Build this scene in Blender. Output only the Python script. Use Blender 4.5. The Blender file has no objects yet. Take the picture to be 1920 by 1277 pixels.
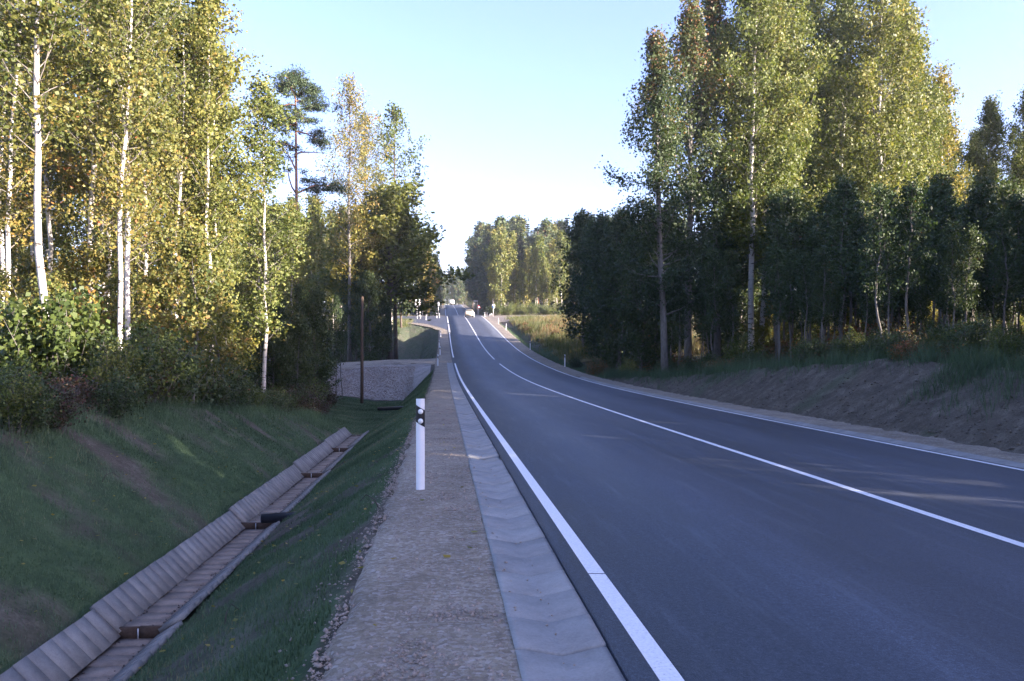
import bpy, math, random
import numpy as np
from mathutils import Vector, Matrix

rng = np.random.default_rng(7)
random.seed(7)
scene = bpy.context.scene
col = scene.collection
R = math.radians

# ------------------------------------------------------------------ camera
EYE = 1.5
CAMX = -4.445
YAW = 0.0873
FPX = 1490.0
cam = bpy.data.cameras.new('camera')
cam.sensor_width = 36.0
cam.lens = FPX / 1920.0 * 36.0
cam.clip_start = 0.05
cam.clip_end = 6000
camo = bpy.data.objects.new('camera', cam)
col.objects.link(camo)
camo.location = (CAMX, 0, EYE)
camo.rotation_euler = (R(90) - 0.0015, 0, -YAW)
scene.camera = camo

# ------------------------------------------------------------------ light
SUN_EL = R(11.5)
SUN_A = R(68)                      # from straight behind the camera, towards the right
sx_c, sy_c = math.sin(SUN_A), -math.cos(SUN_A)
cw, sw = math.cos(YAW), math.sin(YAW)
SX, SY = sx_c * cw + sy_c * sw, -sx_c * sw + sy_c * cw     # to the sun, in road axes
world = bpy.data.worlds.new('World')
scene.world = world
world.use_nodes = True
wn = world.node_tree
bg = wn.nodes['Background']
sky = wn.nodes.new('ShaderNodeTexSky')
sky.sky_type = 'NISHITA'
sky.sun_disc = False
sky.sun_elevation = SUN_EL
sky.sun_rotation = math.atan2(SX, SY)
sky.altitude = 100
sky.air_density = 1.0
sky.dust_density = 1.8
sky.ozone_density = 1.7
wn.links.new(sky.outputs[0], bg.inputs[0])
bg.inputs[1].default_value = 0.085
sun = bpy.data.lights.new('sun', 'SUN')
sun.energy = 5.0
sun.angle = R(0.5)
sun.color = (1.0, 0.93, 0.58)
suno = bpy.data.objects.new('sun', sun)
col.objects.link(suno)
d = Vector((-SX * math.cos(SUN_EL), -SY * math.cos(SUN_EL), -math.sin(SUN_EL)))
suno.rotation_euler = d.to_track_quat('-Z', 'Y').to_euler()
suno.location = (30, -30, 60)
vs = scene.view_settings
vs.view_transform = 'Standard'
vs.look = 'None'
vs.gamma = 1
vs.exposure = 2.7
vs.use_white_balance = True          # the camera's daylight setting: open shade comes out blue
vs.white_balance_temperature = 5600
vs.white_balance_tint = 42
vs.use_curve_mapping = False
scene.cycles.max_bounces = 3
scene.cycles.diffuse_bounces = 2
scene.cycles.glossy_bounces = 2
scene.cycles.transmission_bounces = 4
scene.cycles.transparent_max_bounces = 6
scene.cycles.use_denoising = True
scene.cycles.use_adaptive_sampling = True
scene.cycles.adaptive_threshold = 0.02

# ------------------------------------------------------------------ helpers
def at(px, dist):
    """road-axes position of something seen at picture column px, dist metres ahead"""
    xc = (px - 960) / FPX * dist
    return CAMX + cw * xc + sw * dist, -sw * xc + cw * dist

def ztop(py, dist):
    return EYE + (636.2 - py) / FPX * dist

def _hash(ix, iy, seed):
    n = (ix * 374761393 + iy * 668265263 + seed * 1274126177) & 0x7fffffff
    n = ((n ^ (n >> 13)) * 1274126177) & 0x7fffffff
    return ((n ^ (n >> 16)) & 0xffff) / 65535.0

def vnoise(x, y, seed=0):
    x = np.asarray(x, float); y = np.asarray(y, float)
    ix = np.floor(x).astype(np.int64); iy = np.floor(y).astype(np.int64)
    fx = x - ix; fy = y - iy
    fx = fx * fx * (3 - 2 * fx); fy = fy * fy * (3 - 2 * fy)
    a = _hash(ix, iy, seed); b = _hash(ix + 1, iy, seed)
    c = _hash(ix, iy + 1, seed); e = _hash(ix + 1, iy + 1, seed)
    return (a + (b - a) * fx) * (1 - fy) + (c + (e - c) * fx) * fy

def fnoise(x, y, seed=0, oct=3):
    s = 0; amp = 1; tot = 0
    for k in range(oct):
        s = s + amp * vnoise(np.asarray(x) * 2 ** k, np.asarray(y) * 2 ** k, seed + k)
        tot += amp; amp *= 0.5
    return s / tot

def spline(xk, yk):
    xk = np.array(xk, float); yk = np.array(yk, float)
    n = len(xk); h = np.diff(xk); A = np.eye(n); r = np.zeros(n)
    for i in range(1, n - 1):
        A[i, i - 1] = h[i - 1]; A[i, i] = 2 * (h[i - 1] + h[i]); A[i, i + 1] = h[i]
        r[i] = 6 * ((yk[i + 1] - yk[i]) / h[i] - (yk[i] - yk[i - 1]) / h[i - 1])
    m = np.linalg.solve(A, r)
    def f(x):
        x = np.asarray(x, float)
        i = np.clip(np.searchsorted(xk, x) - 1, 0, n - 2)
        t = x - xk[i]; hh = h[i]
        return yk[i] + t * ((yk[i + 1] - yk[i]) / hh - hh * (2 * m[i] + m[i + 1]) / 6) + t ** 2 * m[i] / 2 + t ** 3 * (m[i + 1] - m[i]) / (6 * hh)
    return f

def mesh(name, verts, faces, mat=None, smooth=False, attrs=None):
    """verts (N,3); faces: array (M,k) or a list of such arrays"""
    me = bpy.data.meshes.new(name)
    verts = np.asarray(verts, np.float32)
    if not isinstance(faces, list):
        faces = [faces]
    faces = [np.asarray(f, np.int32) for f in faces if len(f)]
    me.vertices.add(len(verts))
    me.vertices.foreach_set('co', verts.ravel())
    nl = sum(f.size for f in faces); nf = sum(len(f) for f in faces)
    me.loops.add(nl); me.polygons.add(nf)
    me.loops.foreach_set('vertex_index', np.concatenate([f.ravel() for f in faces]))
    st = []; o = 0
    for f in faces:
        st.append(o + np.arange(len(f)) * f.shape[1]); o += f.size
    me.polygons.foreach_set('loop_start', np.concatenate(st).astype(np.int32))
    if smooth:
        me.polygons.foreach_set('use_smooth', np.ones(nf, bool))
    if attrs:
        for k, (dom, arr) in attrs.items():
            a = me.attributes.new(k, 'FLOAT', dom)
            a.data.foreach_set('value', np.asarray(arr, np.float32))
    me.update(calc_edges=True)
    if mat is not None:
        me.materials.append(mat)
    return me

def link(name, me, parent=None, loc=None, rot=None, scl=None):
    o = bpy.data.objects.new(name, me)
    col.objects.link(o)
    if parent is not None: o.parent = parent
    if loc is not None: o.location = loc
    if rot is not None: o.rotation_euler = rot
    if scl is not None: o.scale = scl
    return o

def tag(o, label=None, cat=None, group=None, kind=None):
    if label: o['label'] = label
    if cat: o['category'] = cat
    if group: o['group'] = group
    if kind: o['kind'] = kind
    return o

class MB:
    """collects shapes into one mesh"""
    def __init__(s):
        s.v = []; s.q = []; s.t = []; s.n = 0
    def add(s, v, q=None, t=None):
        v = np.asarray(v, float).reshape(-1, 3)
        if q is not None and len(q): s.q.append(np.asarray(q, int) + s.n)
        if t is not None and len(t): s.t.append(np.asarray(t, int) + s.n)
        s.v.append(v); s.n += len(v)
    def box(s, c, size, rot=None):
        hx, hy, hz = [k / 2 for k in size]
        v = np.array([(x, y, z) for z in (-hz, hz) for y in (-hy, hy) for x in (-hx, hx)])
        if rot is not None: v = v @ np.array(rot).T
        v = v + np.array(c)
        s.add(v, [(0, 2, 3, 1), (4, 5, 7, 6), (0, 1, 5, 4), (2, 6, 7, 3), (0, 4, 6, 2), (1, 3, 7, 5)])
    def tube(s, pts, rad, n=6, cap=True):
        pts = np.asarray(pts, float); rad = np.broadcast_to(np.asarray(rad, float), (len(pts),))
        T = np.gradient(pts, axis=0); T /= np.linalg.norm(T, axis=1)[:, None] + 1e-9
        up = np.array([0, 0, 1.0]) if abs(T[0, 2]) < 0.9 else np.array([1.0, 0, 0])
        U = np.cross(T, up); U /= np.linalg.norm(U, axis=1)[:, None] + 1e-9
        V = np.cross(T, U)
        a = np.arange(n) * 2 * math.pi / n
        ring = pts[:, None, :] + rad[:, None, None] * (U[:, None, :] * np.cos(a)[None, :, None] + V[:, None, :] * np.sin(a)[None, :, None])
        k = len(pts); v = ring.reshape(-1, 3)
        i = np.arange(k - 1)[:, None] * n; j = np.arange(n)[None, :]; j2 = (j + 1) % n
        q = np.stack([i + j, i + j2, i + n + j2, i + n + j], -1).reshape(-1, 4)
        t = []
        if cap:
            v = np.concatenate([v, pts[:1], pts[-1:]])
            for jj in range(n):
                t.append((k * n, (jj + 1) % n, jj)); t.append((k * n + 1, (k - 1) * n + jj, (k - 1) * n + (jj + 1) % n))
        s.add(v, q, t)
    def mesh(s, name, mat=None, smooth=False, attrs=None):
        f = []
        if s.q: f.append(np.concatenate(s.q))
        if s.t: f.append(np.concatenate(s.t))
        return mesh(name, np.concatenate(s.v), f, mat, smooth, attrs)

# ------------------------------------------------------------------ materials
def newmat(name):
    m = bpy.data.materials.new(name)
    m.use_nodes = True
    nt = m.node_tree
    b = nt.nodes['Principled BSDF']
    return m, nt, b

def N(nt, t, **kw):
    n = nt.nodes.new(t)
    for k, v in kw.items(): setattr(n, k, v)
    return n

def coords(nt, scale=(1, 1, 1), kind='Object'):
    tc = N(nt, 'ShaderNodeTexCoord'); mp = N(nt, 'ShaderNodeMapping')
    mp.inputs['Scale'].default_value = scale
    nt.links.new(tc.outputs[kind], mp.inputs['Vector'])
    return mp.outputs[0]

def noise(nt, vec, scale, detail=4, rough=0.6):
    n = N(nt, 'ShaderNodeTexNoise')
    n.inputs['Scale'].default_value = scale
    n.inputs['Detail'].default_value = detail
    n.inputs['Roughness'].default_value = rough
    nt.links.new(vec, n.inputs['Vector'])
    return n.outputs[0]

def ramp(nt, fac, stops, interp='LINEAR'):
    r = N(nt, 'ShaderNodeValToRGB')
    r.color_ramp.interpolation = interp
    e = r.color_ramp.elements
    while len(e) < len(stops): e.new(0.5)
    for k, (p, c) in enumerate(stops):
        e[k].position = p
        e[k].color = (*c, 1) if len(c) == 3 else c
    nt.links.new(fac, r.inputs[0])
    return r.outputs[0]

def mixc(nt, fac, a, b, mode='MIX'):
    m = N(nt, 'ShaderNodeMix', data_type='RGBA', blend_type=mode)
    for sock, val in ((m.inputs[0], fac), (m.inputs[6], a), (m.inputs[7], b)):
        if hasattr(val, 'is_linked'): nt.links.new(val, sock)
        elif isinstance(val, (int, float)): sock.default_value = val
        else: sock.default_value = (*val, 1)
    return m.outputs[2]

def bump(nt, b, h, strength=0.5, dist=0.02):
    n = N(nt, 'ShaderNodeBump')
    n.inputs['Strength'].default_value = strength
    n.inputs['Distance'].default_value = dist
    nt.links.new(h, n.inputs['Height'])
    nt.links.new(n.outputs[0], b.inputs['Normal'])

def plain(name, c, rough=0.6, metal=0.0, var=0.12, scale=8.0, spec=0.5):
    m, nt, b = newmat(name)
    v = noise(nt, coords(nt), scale)
    lo = tuple(k * (1 - var) for k in c); hi = tuple(min(1, k * (1 + var)) for k in c)
    nt.links.new(ramp(nt, v, [(0.3, lo), (0.7, hi)]), b.inputs['Base Color'])
    b.inputs['Roughness'].default_value = rough
    b.inputs['Metallic'].default_value = metal
    b.inputs['Specular IOR Level'].default_value = spec
    return m

def asphalt_mat():
    m, nt, b = newmat('asphalt')
    o = coords(nt)
    grain = noise(nt, o, 180, 2)
    mid = noise(nt, coords(nt, (1, 0.12, 1)), 1.6, 5)
    big = noise(nt, coords(nt, (0.5, 0.06, 1)), 1.0, 3)
    g2_ = noise(nt, o, 42, 4, 0.85)
    c1 = ramp(nt, grain, [(0.3, (0.018, 0.018, 0.021)), (0.72, (0.082, 0.083, 0.088))])
    c1 = mixc(nt, 1.0, c1, ramp(nt, g2_, [(0.3, (0.5,) * 3), (0.5, (0.95,) * 3), (0.72, (1.7,) * 3)]), 'MULTIPLY')
    # lanes worn paler under the wheels
    sx_n = N(nt, 'ShaderNodeSeparateXYZ'); nt.links.new(o, sx_n.inputs[0])
    wob = N(nt, 'ShaderNodeMath', operation='MULTIPLY_ADD'); nt.links.new(noise(nt, coords(nt, (0.2, 0.02, 1)), 1.0, 2), wob.inputs[0]); wob.inputs[1].default_value = 0.8; nt.links.new(sx_n.outputs[0], wob.inputs[2])
    wv = N(nt, 'ShaderNodeMath', operation='MULTIPLY'); nt.links.new(wob.outputs[0], wv.inputs[0]); wv.inputs[1].default_value = 2 * math.pi / 1.75
    sn = N(nt, 'ShaderNodeMath', operation='COSINE'); nt.links.new(wv.outputs[0], sn.inputs[0])
    mr = N(nt, 'ShaderNodeMapRange'); mr.inputs[1].default_value = -1; mr.inputs[2].default_value = 1; nt.links.new(sn.outputs[0], mr.inputs[0])
    c1 = mixc(nt, 1.0, c1, ramp(nt, mr.outputs[0], [(0, (0.88,) * 3), (1, (1.15,) * 3)]), 'MULTIPLY')
    c2 = ramp(nt, mid, [(0.3, (0.62, 0.62, 0.62)), (0.75, (1.4, 1.4, 1.42))])
    c3 = ramp(nt, big, [(0.3, (0.8, 0.8, 0.8)), (0.7, (1.2, 1.2, 1.2))])
    k = mixc(nt, 1.0, c1, c2, 'MULTIPLY'); k = mixc(nt, 1.0, k, c3, 'MULTIPLY')
    # pale dust dragged along the lanes
    sc = noise(nt, coords(nt, (3, 0.25, 1)), 2.2, 8, 0.75)
    f = ramp(nt, sc, [(0.52, (0, 0, 0)), (0.78, (0.5, 0.5, 0.5))])
    k = mixc(nt, f, k, (0.13, 0.13, 0.135))
    k = mixc(nt, 1.0, k, (0.80, 0.93, 1.12), 'MULTIPLY')
    nt.links.new(k, b.inputs['Base Color'])
    nt.links.new(ramp(nt, mid, [(0.2, (0.52,) * 3), (0.8, (0.72,) * 3)]), b.inputs['Roughness'])
    b.inputs['Specular IOR Level'].default_value = 0.5
    bump(nt, b, mixc(nt, 0.5, grain, g2_), 0.6, 0.006)
    return m

def paint_mat():
    m, nt, b = newmat('road_paint')
    o = coords(nt)
    w = noise(nt, o, 60, 5, 0.7)
    nt.links.new(ramp(nt, w, [(0.27, (0.3, 0.3, 0.3)), (0.40, (0.66, 0.66, 0.65)), (0.6, (0.76, 0.76, 0.75)), (0.8, (0.8, 0.8, 0.79))]), b.inputs['Base Color'])
    b.inputs['Roughness'].default_value = 0.65
    bump(nt, b, noise(nt, o, 200, 2), 0.2, 0.002)
    return m

def gravel_mat(name='gravel', base=(0.268, 0.235, 0.175)):
    m, nt, b = newmat(name)
    o = coords(nt)
    vo = N(nt, 'ShaderNodeTexVoronoi'); vo.inputs['Scale'].default_value = 42
    nt.links.new(o, vo.inputs['Vector'])
    big = noise(nt, o, 1.1, 5); fine = noise(nt, o, 90, 4)
    mid = noise(nt, coords(nt, (1, 2.2, 1)), 4.0, 4)
    c = ramp(nt, fine, [(0.25, tuple(k * 0.55 for k in base)), (0.55, base), (0.8, tuple(min(1, k * 1.5) for k in base))])
    cell = N(nt, 'ShaderNodeSeparateColor'); nt.links.new(vo.outputs['Color'], cell.inputs[0])
    c = mixc(nt, 0.55, c, ramp(nt, cell.outputs[0], [(0, (0.17, 0.14, 0.12)), (0.5, base), (0.9, (0.36, 0.33, 0.30)), (1, (0.45, 0.43, 0.41))]))
    c = mixc(nt, 1.0, c, ramp(nt, big, [(0.3, (0.74, 0.72, 0.70)), (0.7, (1.16, 1.15, 1.12))]), 'MULTIPLY')
    c = mixc(nt, 1.0, c, ramp(nt, mid, [(0.3, (0.8, 0.78, 0.76)), (0.7, (1.1, 1.1, 1.1))]), 'MULTIPLY')
    nt.links.new(c, b.inputs['Base Color'])
    b.inputs['Roughness'].default_value = 0.95
    b.inputs['Specular IOR Level'].default_value = 0.15
    h = mixc(nt, 0.5, vo.outputs['Distance'], fine)
    bump(nt, b, h, 0.8, 0.02)
    return m

def concrete_mat(name='concrete', base=(0.36, 0.355, 0.34), dirt=0.5):
    m, nt, b = newmat(name)
    ge = N(nt, 'ShaderNodeNewGeometry'); o = ge.outputs['Position']
    oi = N(nt, 'ShaderNodeObjectInfo')
    st = noise(nt, o, 4, 6, 0.7); fine = noise(nt, o, 70, 4)
    c = ramp(nt, st, [(0.25, tuple(k * (1 - dirt) for k in base)), (0.55, base), (0.8, tuple(min(1, k * 1.18) for k in base))])
    c = mixc(nt, 1.0, c, ramp(nt, oi.outputs['Random'], [(0, (0.88, 0.88, 0.89)), (1, (1.08, 1.07, 1.06))]), 'MULTIPLY')
    c = mixc(nt, 1.0, c, ramp(nt, fine, [(0.3, (0.88,) * 3), (0.7, (1.08,) * 3)]), 'MULTIPLY')
    nt.links.new(c, b.inputs['Base Color'])
    b.inputs['Roughness'].default_value = 0.85
    b.inputs['Specular IOR Level'].default_value = 0.25
    bump(nt, b, fine, 0.25, 0.006)
    return m

def ground_mat():
    m, nt, b = newmat('ground')
    o = coords(nt)
    def att(n):
        a = N(nt, 'ShaderNodeAttribute'); a.attribute_name = n
        return a.outputs['Fac']
    n1 = noise(nt, o, 2.5, 6, 0.7); n2 = noise(nt, o, 30, 4); n3 = noise(nt, o, 0.35, 4)
    leaf = ramp(nt, n1, [(0.3, (0.030, 0.024, 0.015)), (0.5, (0.05, 0.045, 0.02)), (0.7, (0.045, 0.06, 0.02))])
    soil = ramp(nt, n1, [(0.28, (0.055, 0.047, 0.036)), (0.52, (0.105, 0.092, 0.07)), (0.75, (0.18, 0.16, 0.125))])
    soil = mixc(nt, 1.0, soil, ramp(nt, n2, [(0.3, (0.65,) * 3), (0.7, (1.25,) * 3)]), 'MULTIPLY')
    grass = ramp(nt, n1, [(0.3, (0.035, 0.06, 0.028)), (0.7, (0.075, 0.12, 0.052))])
    mead = ramp(nt, n3, [(0.3, (0.10, 0.11, 0.03)), (0.6, (0.16, 0.12, 0.05))])
    c = mixc(nt, att('soil'), leaf, soil)
    c = mixc(nt, att('grass'), c, grass)
    c = mixc(nt, att('meadow'), c, mead)
    nt.links.new(c, b.inputs['Base Color'])
    b.inputs['Roughness'].default_value = 1.0
    b.inputs['Specular IOR Level'].default_value = 0.1
    bump(nt, b, mixc(nt, 0.5, n1, n2), 0.9, 0.06)
    return m

def leaf_mat(name, stops, trans=0.32, var=0.25, rough=0.55):
    """stops: colour over the per-leaf tint"""
    m, nt, b = newmat(name)
    a = N(nt, 'ShaderNodeAttribute'); a.attribute_name = 'tint'
    oi = N(nt, 'ShaderNodeObjectInfo')
    c = ramp(nt, a.outputs['Fac'], stops)
    c = mixc(nt, 1.0, c, ramp(nt, oi.outputs['Random'], [(0, (1 - var, 1 - var * 0.7, 1 - var)), (0.5, (1, 1, 1)), (1, (1 + var, 1 + var * 0.4, 1))]), 'MULTIPLY')
    nt.links.new(c, b.inputs['Base Color'])
    b.inputs['Roughness'].default_value = rough
    b.inputs['Specular IOR Level'].default_value = 0.3
    t = N(nt, 'ShaderNodeBsdfTranslucent')
    nt.links.new(mixc(nt, 1.0, c, (1.25, 1.3, 0.7), 'MULTIPLY'), t.inputs[0])
    mx = N(nt, 'ShaderNodeMixShader'); mx.inputs[0].default_value = trans
    nt.links.new(b.outputs[0], mx.inputs[1]); nt.links.new(t.outputs[0], mx.inputs[2])
    nt.links.new(mx.outputs[0], nt.nodes['Material Output'].inputs[0])
    return m

def bark_mat(name, lo, hi, mark=None, zscale=0.25, scale=14):
    m, nt, b = newmat(name)
    o = coords(nt, (1, 1, zscale))
    n1 = noise(nt, o, scale, 5, 0.7)
    c = ramp(nt, n1, [(0.3, lo), (0.7, hi)])
    if mark:
        mk = noise(nt, coords(nt, (1, 1, 4.5)), 2.2, 5, 0.65)
        c = mixc(nt, ramp(nt, mk, [(0.56, (0, 0, 0)), (0.64, (1, 1, 1))]), c, mark)
    nt.links.new(c, b.inputs['Base Color'])
    b.inputs['Roughness'].default_value = 0.9
    b.inputs['Specular IOR Level'].default_value = 0.15
    bump(nt, b, n1, 0.5, 0.02)
    return m

M = dict(
    asphalt=asphalt_mat(), paint=paint_mat(), gravel=gravel_mat(), ground=ground_mat(),
    concrete=concrete_mat('concrete', (0.265, 0.265, 0.25), 0.3), slab=concrete_mat('ditch_concrete', (0.225, 0.215, 0.195), 0.4),
    floor=concrete_mat('ditch_floor', (0.25, 0.2, 0.16), 0.55),
    board=bark_mat('old_board', (0.04, 0.026, 0.018), (0.10, 0.066, 0.046), None, 1.0),
    pipe=plain('black_plastic', (0.012, 0.013, 0.018), 0.35),
    white=plain('white_plastic', (0.8, 0.8, 0.8), 0.4, var=0.04),
    black=plain('black_film', (0.012, 0.012, 0.014), 0.4),
    refl=plain('reflector', (0.82, 0.82, 0.8), 0.2, var=0.03),
    steel=plain('galvanised_steel', (0.5, 0.5, 0.5), 0.45, 0.6),
    blue=plain('sign_blue', (0.03, 0.12, 0.5), 0.4), red=plain('sign_red', (0.55, 0.03, 0.03), 0.4),
    signgrey=plain('sign_grey', (0.45, 0.45, 0.45), 0.5),
    pole=bark_mat('pole_wood', (0.05, 0.036, 0.026), (0.14, 0.1, 0.07), None, 0.1, 20),
    stone=plain('stones', (0.27, 0.225, 0.185), 0.9, var=0.4, scale=60, spec=0.2),
    carpaint=plain('car_paint', (0.55, 0.48, 0.33), 0.3, 0.2, var=0.03), vanpaint=plain('van_paint', (0.8, 0.8, 0.78), 0.35, var=0.03),
    glass=plain('dark_glass', (0.02, 0.025, 0.03), 0.08, var=0.05), tyre=plain('tyre', (0.02, 0.02, 0.02), 0.8),
    lamp=plain('lamp_glass', (0.7, 0.7, 0.65), 0.15, var=0.03), tail=plain('tail_lamp', (0.5, 0.02, 0.02), 0.25),
    plate=plain('number_plate', (0.75, 0.75, 0.72), 0.4),
    clod=plain('clods', (0.115, 0.1, 0.08), 0.95, var=0.4, scale=30, spec=0.1),
    twig=plain('twig', (0.06, 0.045, 0.035), 0.9),
    grass=leaf_mat('short_grass', [(0, (0.035, 0.065, 0.03)), (0.5, (0.075, 0.125, 0.06)), (0.85, (0.12, 0.175, 0.105)), (1, (0.2, 0.18, 0.10))], 0.2, 0.0, 0.7),
    straw=leaf_mat('meadow_grass', [(0, (0.06, 0.085, 0.025)), (0.5, (0.12, 0.125, 0.045)), (0.8, (0.19, 0.13, 0.06)), (1, (0.18, 0.07, 0.04))], 0.3, 0.0, 0.7),
    birch=bark_mat('birch_bark', (0.42, 0.39, 0.33), (0.6, 0.56, 0.5), (0.05, 0.045, 0.04)),
    aspen=bark_mat('aspen_bark', (0.2, 0.2, 0.16), (0.38, 0.37, 0.31), (0.06, 0.055, 0.05)),
    bark=bark_mat('dark_bark', (0.05, 0.04, 0.03), (0.12, 0.10, 0.08)),
    greybark=bark_mat('grey_bark', (0.10, 0.09, 0.075), (0.2, 0.185, 0.16)),
    pinebark=bark_mat('pine_bark', (0.13, 0.07, 0.045), (0.3, 0.15, 0.085)),
    leaf_gold=leaf_mat('leaves_gold', [(0, (0.06, 0.08, 0.02)), (0.4, (0.135, 0.14, 0.03)), (0.75, (0.22, 0.17, 0.038)), (0.93, (0.26, 0.14, 0.035)), (1, (0.3, 0.11, 0.04))]),
    leaf_green=leaf_mat('leaves_green', [(0, (0.045, 0.07, 0.016)), (0.5, (0.105, 0.13, 0.028)), (0.9, (0.17, 0.175, 0.042)), (1, (0.22, 0.17, 0.04))]),
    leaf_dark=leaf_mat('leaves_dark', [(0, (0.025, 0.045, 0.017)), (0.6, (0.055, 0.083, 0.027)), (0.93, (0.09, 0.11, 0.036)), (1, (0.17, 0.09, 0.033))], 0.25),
    leaf_rust=leaf_mat('leaves_rust', [(0, (0.04, 0.06, 0.02)), (0.4, (0.09, 0.085, 0.03)), (0.8, (0.2, 0.09, 0.04)), (1, (0.25, 0.07, 0.04))]),
    leaf_yellow=leaf_mat('leaves_yellow', [(0, (0.09, 0.11, 0.02)), (0.5, (0.2, 0.18, 0.03)), (1, (0.34, 0.23, 0.04))]),
    leaf_wine=leaf_mat('leaves_wine', [(0, (0.03, 0.03, 0.016)), (0.5, (0.05, 0.04, 0.02)), (1, (0.09, 0.03, 0.025))], 0.2),
    needle=leaf_mat('needles', [(0, (0.016, 0.034, 0.014)), (0.7, (0.04, 0.062, 0.024)), (1, (0.07, 0.085, 0.035))], 0.1),
    needle_blue=leaf_mat('pine_needles', [(0, (0.03, 0.055, 0.026)), (0.7, (0.065, 0.095, 0.042)), (1, (0.11, 0.12, 0.05))], 0.12),
)

# ------------------------------------------------------------------ road profile and terrain
ZL = spline([-120, -60, 0, 8, 16, 30, 45, 60, 75, 90, 110, 130, 150, 160, 168, 180, 200, 220, 250, 300, 350, 385, 430, 600, 900, 2500],
            [0.4, -0.35, -1.35, -1.51, -1.68, -1.94, -2.05, -1.84, -1.33, -0.47, 1.05, 2.54, 3.91, 4.53, 4.95, 5.35, 5.65, 6.3, 8.6, 11.9, 15.0, 16.0, 15.2, 13, 13, 13])
def bank(s):
    return np.interp(s, [0, 100, 200], [-0.0348, -0.0322, 0.0388])
def zroad(x, s):
    return EYE + ZL(s) + bank(s) * (np.asarray(x) + 3.5)

SL = [-120, 0, 10, 16, 22, 27, 32, 40, 50, 55.5, 60.5, 68.5, 73, 80, 104, 112, 119, 130, 140, 150, 165, 175, 200, 3000]
LD = [-1.3, -1.3, -1.3, -1.3, -1.3, -1.35, -1.5, -1.75, -2.1, -2.3, -.15, -.15, -1.6, -1.9, -1.9, -1.3, -.2, -.12, -.12, -.12, -.12, -.8, -1, -1]
LFX = [-7.47] * 5 + [-7.5, -8.0, -8.6, -9, -9, -9, -9, -9.2, -9.2, -9.2, -9.0, -9.4, -11, -13, -14, -14, -9, -9, -9]
LCX = [-10.0, -10, -10, -10, -9.1, -8.6, -9.6, -10.6, -12, -12, -12, -12, -11.5, -11.5, -12, -12, -12.5, -14, -16, -17, -17, -12, -12, -12]
LCZ = [.42, .42, .42, .38, -.2, -.75, -1.1, -1.4, -1.7, -1.8, -.35, -.35, -1.0, -.7, -.4, -.1, .4, .8, .6, -.1, -.1, .3, .4, .4]
LFZ = [.9, .9, .9, .9, .6, .4, .2, -.3, -.8, -.9, -1.0, -1.0, -.8, -.5, 0, .2, .6, 1.2, 1.0, .2, .2, .6, .8, .8]
SR = [-120, 0, 12, 20, 28, 35, 45, 52, 60, 75, 90, 120, 130, 145, 168, 180, 3000]
RT = [1.0, 1.0, 1.2, 1.45, 1.05, .55, .12, -.45, -.7, -.7, -.7, -.7, -.4, -.06, -.06, -.5, -.5]
R1 = [1.3, 1.3, 1.5, 1.7, 1.3, .8, .35, -.3, -.3, -.1, .3, .25, .2, .1, .0, .3, .3]
R2 = [2.0, 2.0, 2.1, 2.3, 2.0, 1.6, 1.2, .8, .5, .6, .8, .8, .7, .5, .3, .6, .6]

def zt(x, s, rough=True):
    """natural and graded ground beside the road"""
    x = np.asarray(x, float); s = np.asarray(s, float)
    x, s = np.broadcast_arrays(x, s)
    zl = EYE + ZL(s); zr = zl + 7 * bank(s)
    I = lambda k, v: np.interp(s, k, v)
    fx, cx, cz, fz, dd = I(SL, LFX), I(SL, LCX), I(SL, LCZ), I(SL, LFZ), I(SL, LD)
    def seg(xa, za, xb, zb):
        t = np.clip((x - xa) / np.where(np.abs(xb - xa) < 1e-6, 1e-6, xb - xa), 0, 1)
        return za + (zb - za) * t
    left = np.where(x > -5.0, -0.07 + 0 * x,
           np.where(x > -7.1, seg(-5.0, -0.07, -7.1, dd),
           np.where(x > fx, dd,
           np.where(x > cx, seg(fx, dd, cx, cz),
           np.where(x > -40, seg(cx, cz, -40, fz), fz)))))
    t = I(SR, RT); bx = 5.2 + 1.5 * np.abs(t)
    r1, r2 = I(SR, R1), I(SR, R2)
    right = np.where(x < 5.05, -0.07 + 0 * x,
            np.where(x < bx, seg(5.05, -0.07, bx, t),
            np.where(x < 10.5, seg(bx, t, 10.5, r1),
            np.where(x < 35, seg(10.5, r1, 35, r2), r2))))
    z = np.where(x < 0, zl + left, zr + right)
    z = np.where(np.abs(x) < 4.08, zroad(x, s) - 0.2, z)
    z = np.where((np.abs(x) >= 4.08) & (np.abs(x) < 4.9), z - 0.10, z)
    if rough:
        w = np.clip((np.abs(x) - 5.1) / 0.8, 0, 1)
        z = z + w * (0.10 * (fnoise(x * 0.9, s * 0.9, 3) - 0.5) + 0.05 * (fnoise(x * 3.1, s * 3.1, 9) - 0.5))
        z = z + w * (x > 0) * (x < 9) * (s < 55) * (0.16 * (fnoise(x * 2.2 + s * 0.6, s * 1.7, 15, 3) - 0.5) + 0.07 * (vnoise(x * 7, s * 6, 17) - 0.5))
        z = z + np.clip((np.abs(x) - 9) / 6, 0, 1) * 0.5 * (fnoise(x * 0.12, s * 0.12, 21) - 0.5)
        # a bed for the lined ditch
        bed = np.clip(1 - np.abs(x + 7.45) / 0.52, 0, 1) * (s < 27.2) * (s > -4)
        z = np.where(bed > 0, zl + left - 0.10 * np.clip(bed * 3, 0, 1), z)
    return z

def zg(x, s):
    return float(zt(np.array([x]), np.array([s]))[0])

def grid(xs, ss, zf):
    X, S = np.meshgrid(xs, ss)
    Z = zf(X, S)
    v = np.stack([X, S, Z], -1).reshape(-1, 3)
    n = len(xs); i = np.arange(len(ss) - 1)[:, None] * n; j = np.arange(n - 1)[None, :]
    q = np.stack([i + j, i + j + 1, i + n + j + 1, i + n + j], -1).reshape(-1, 4)
    return v, q

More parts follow.
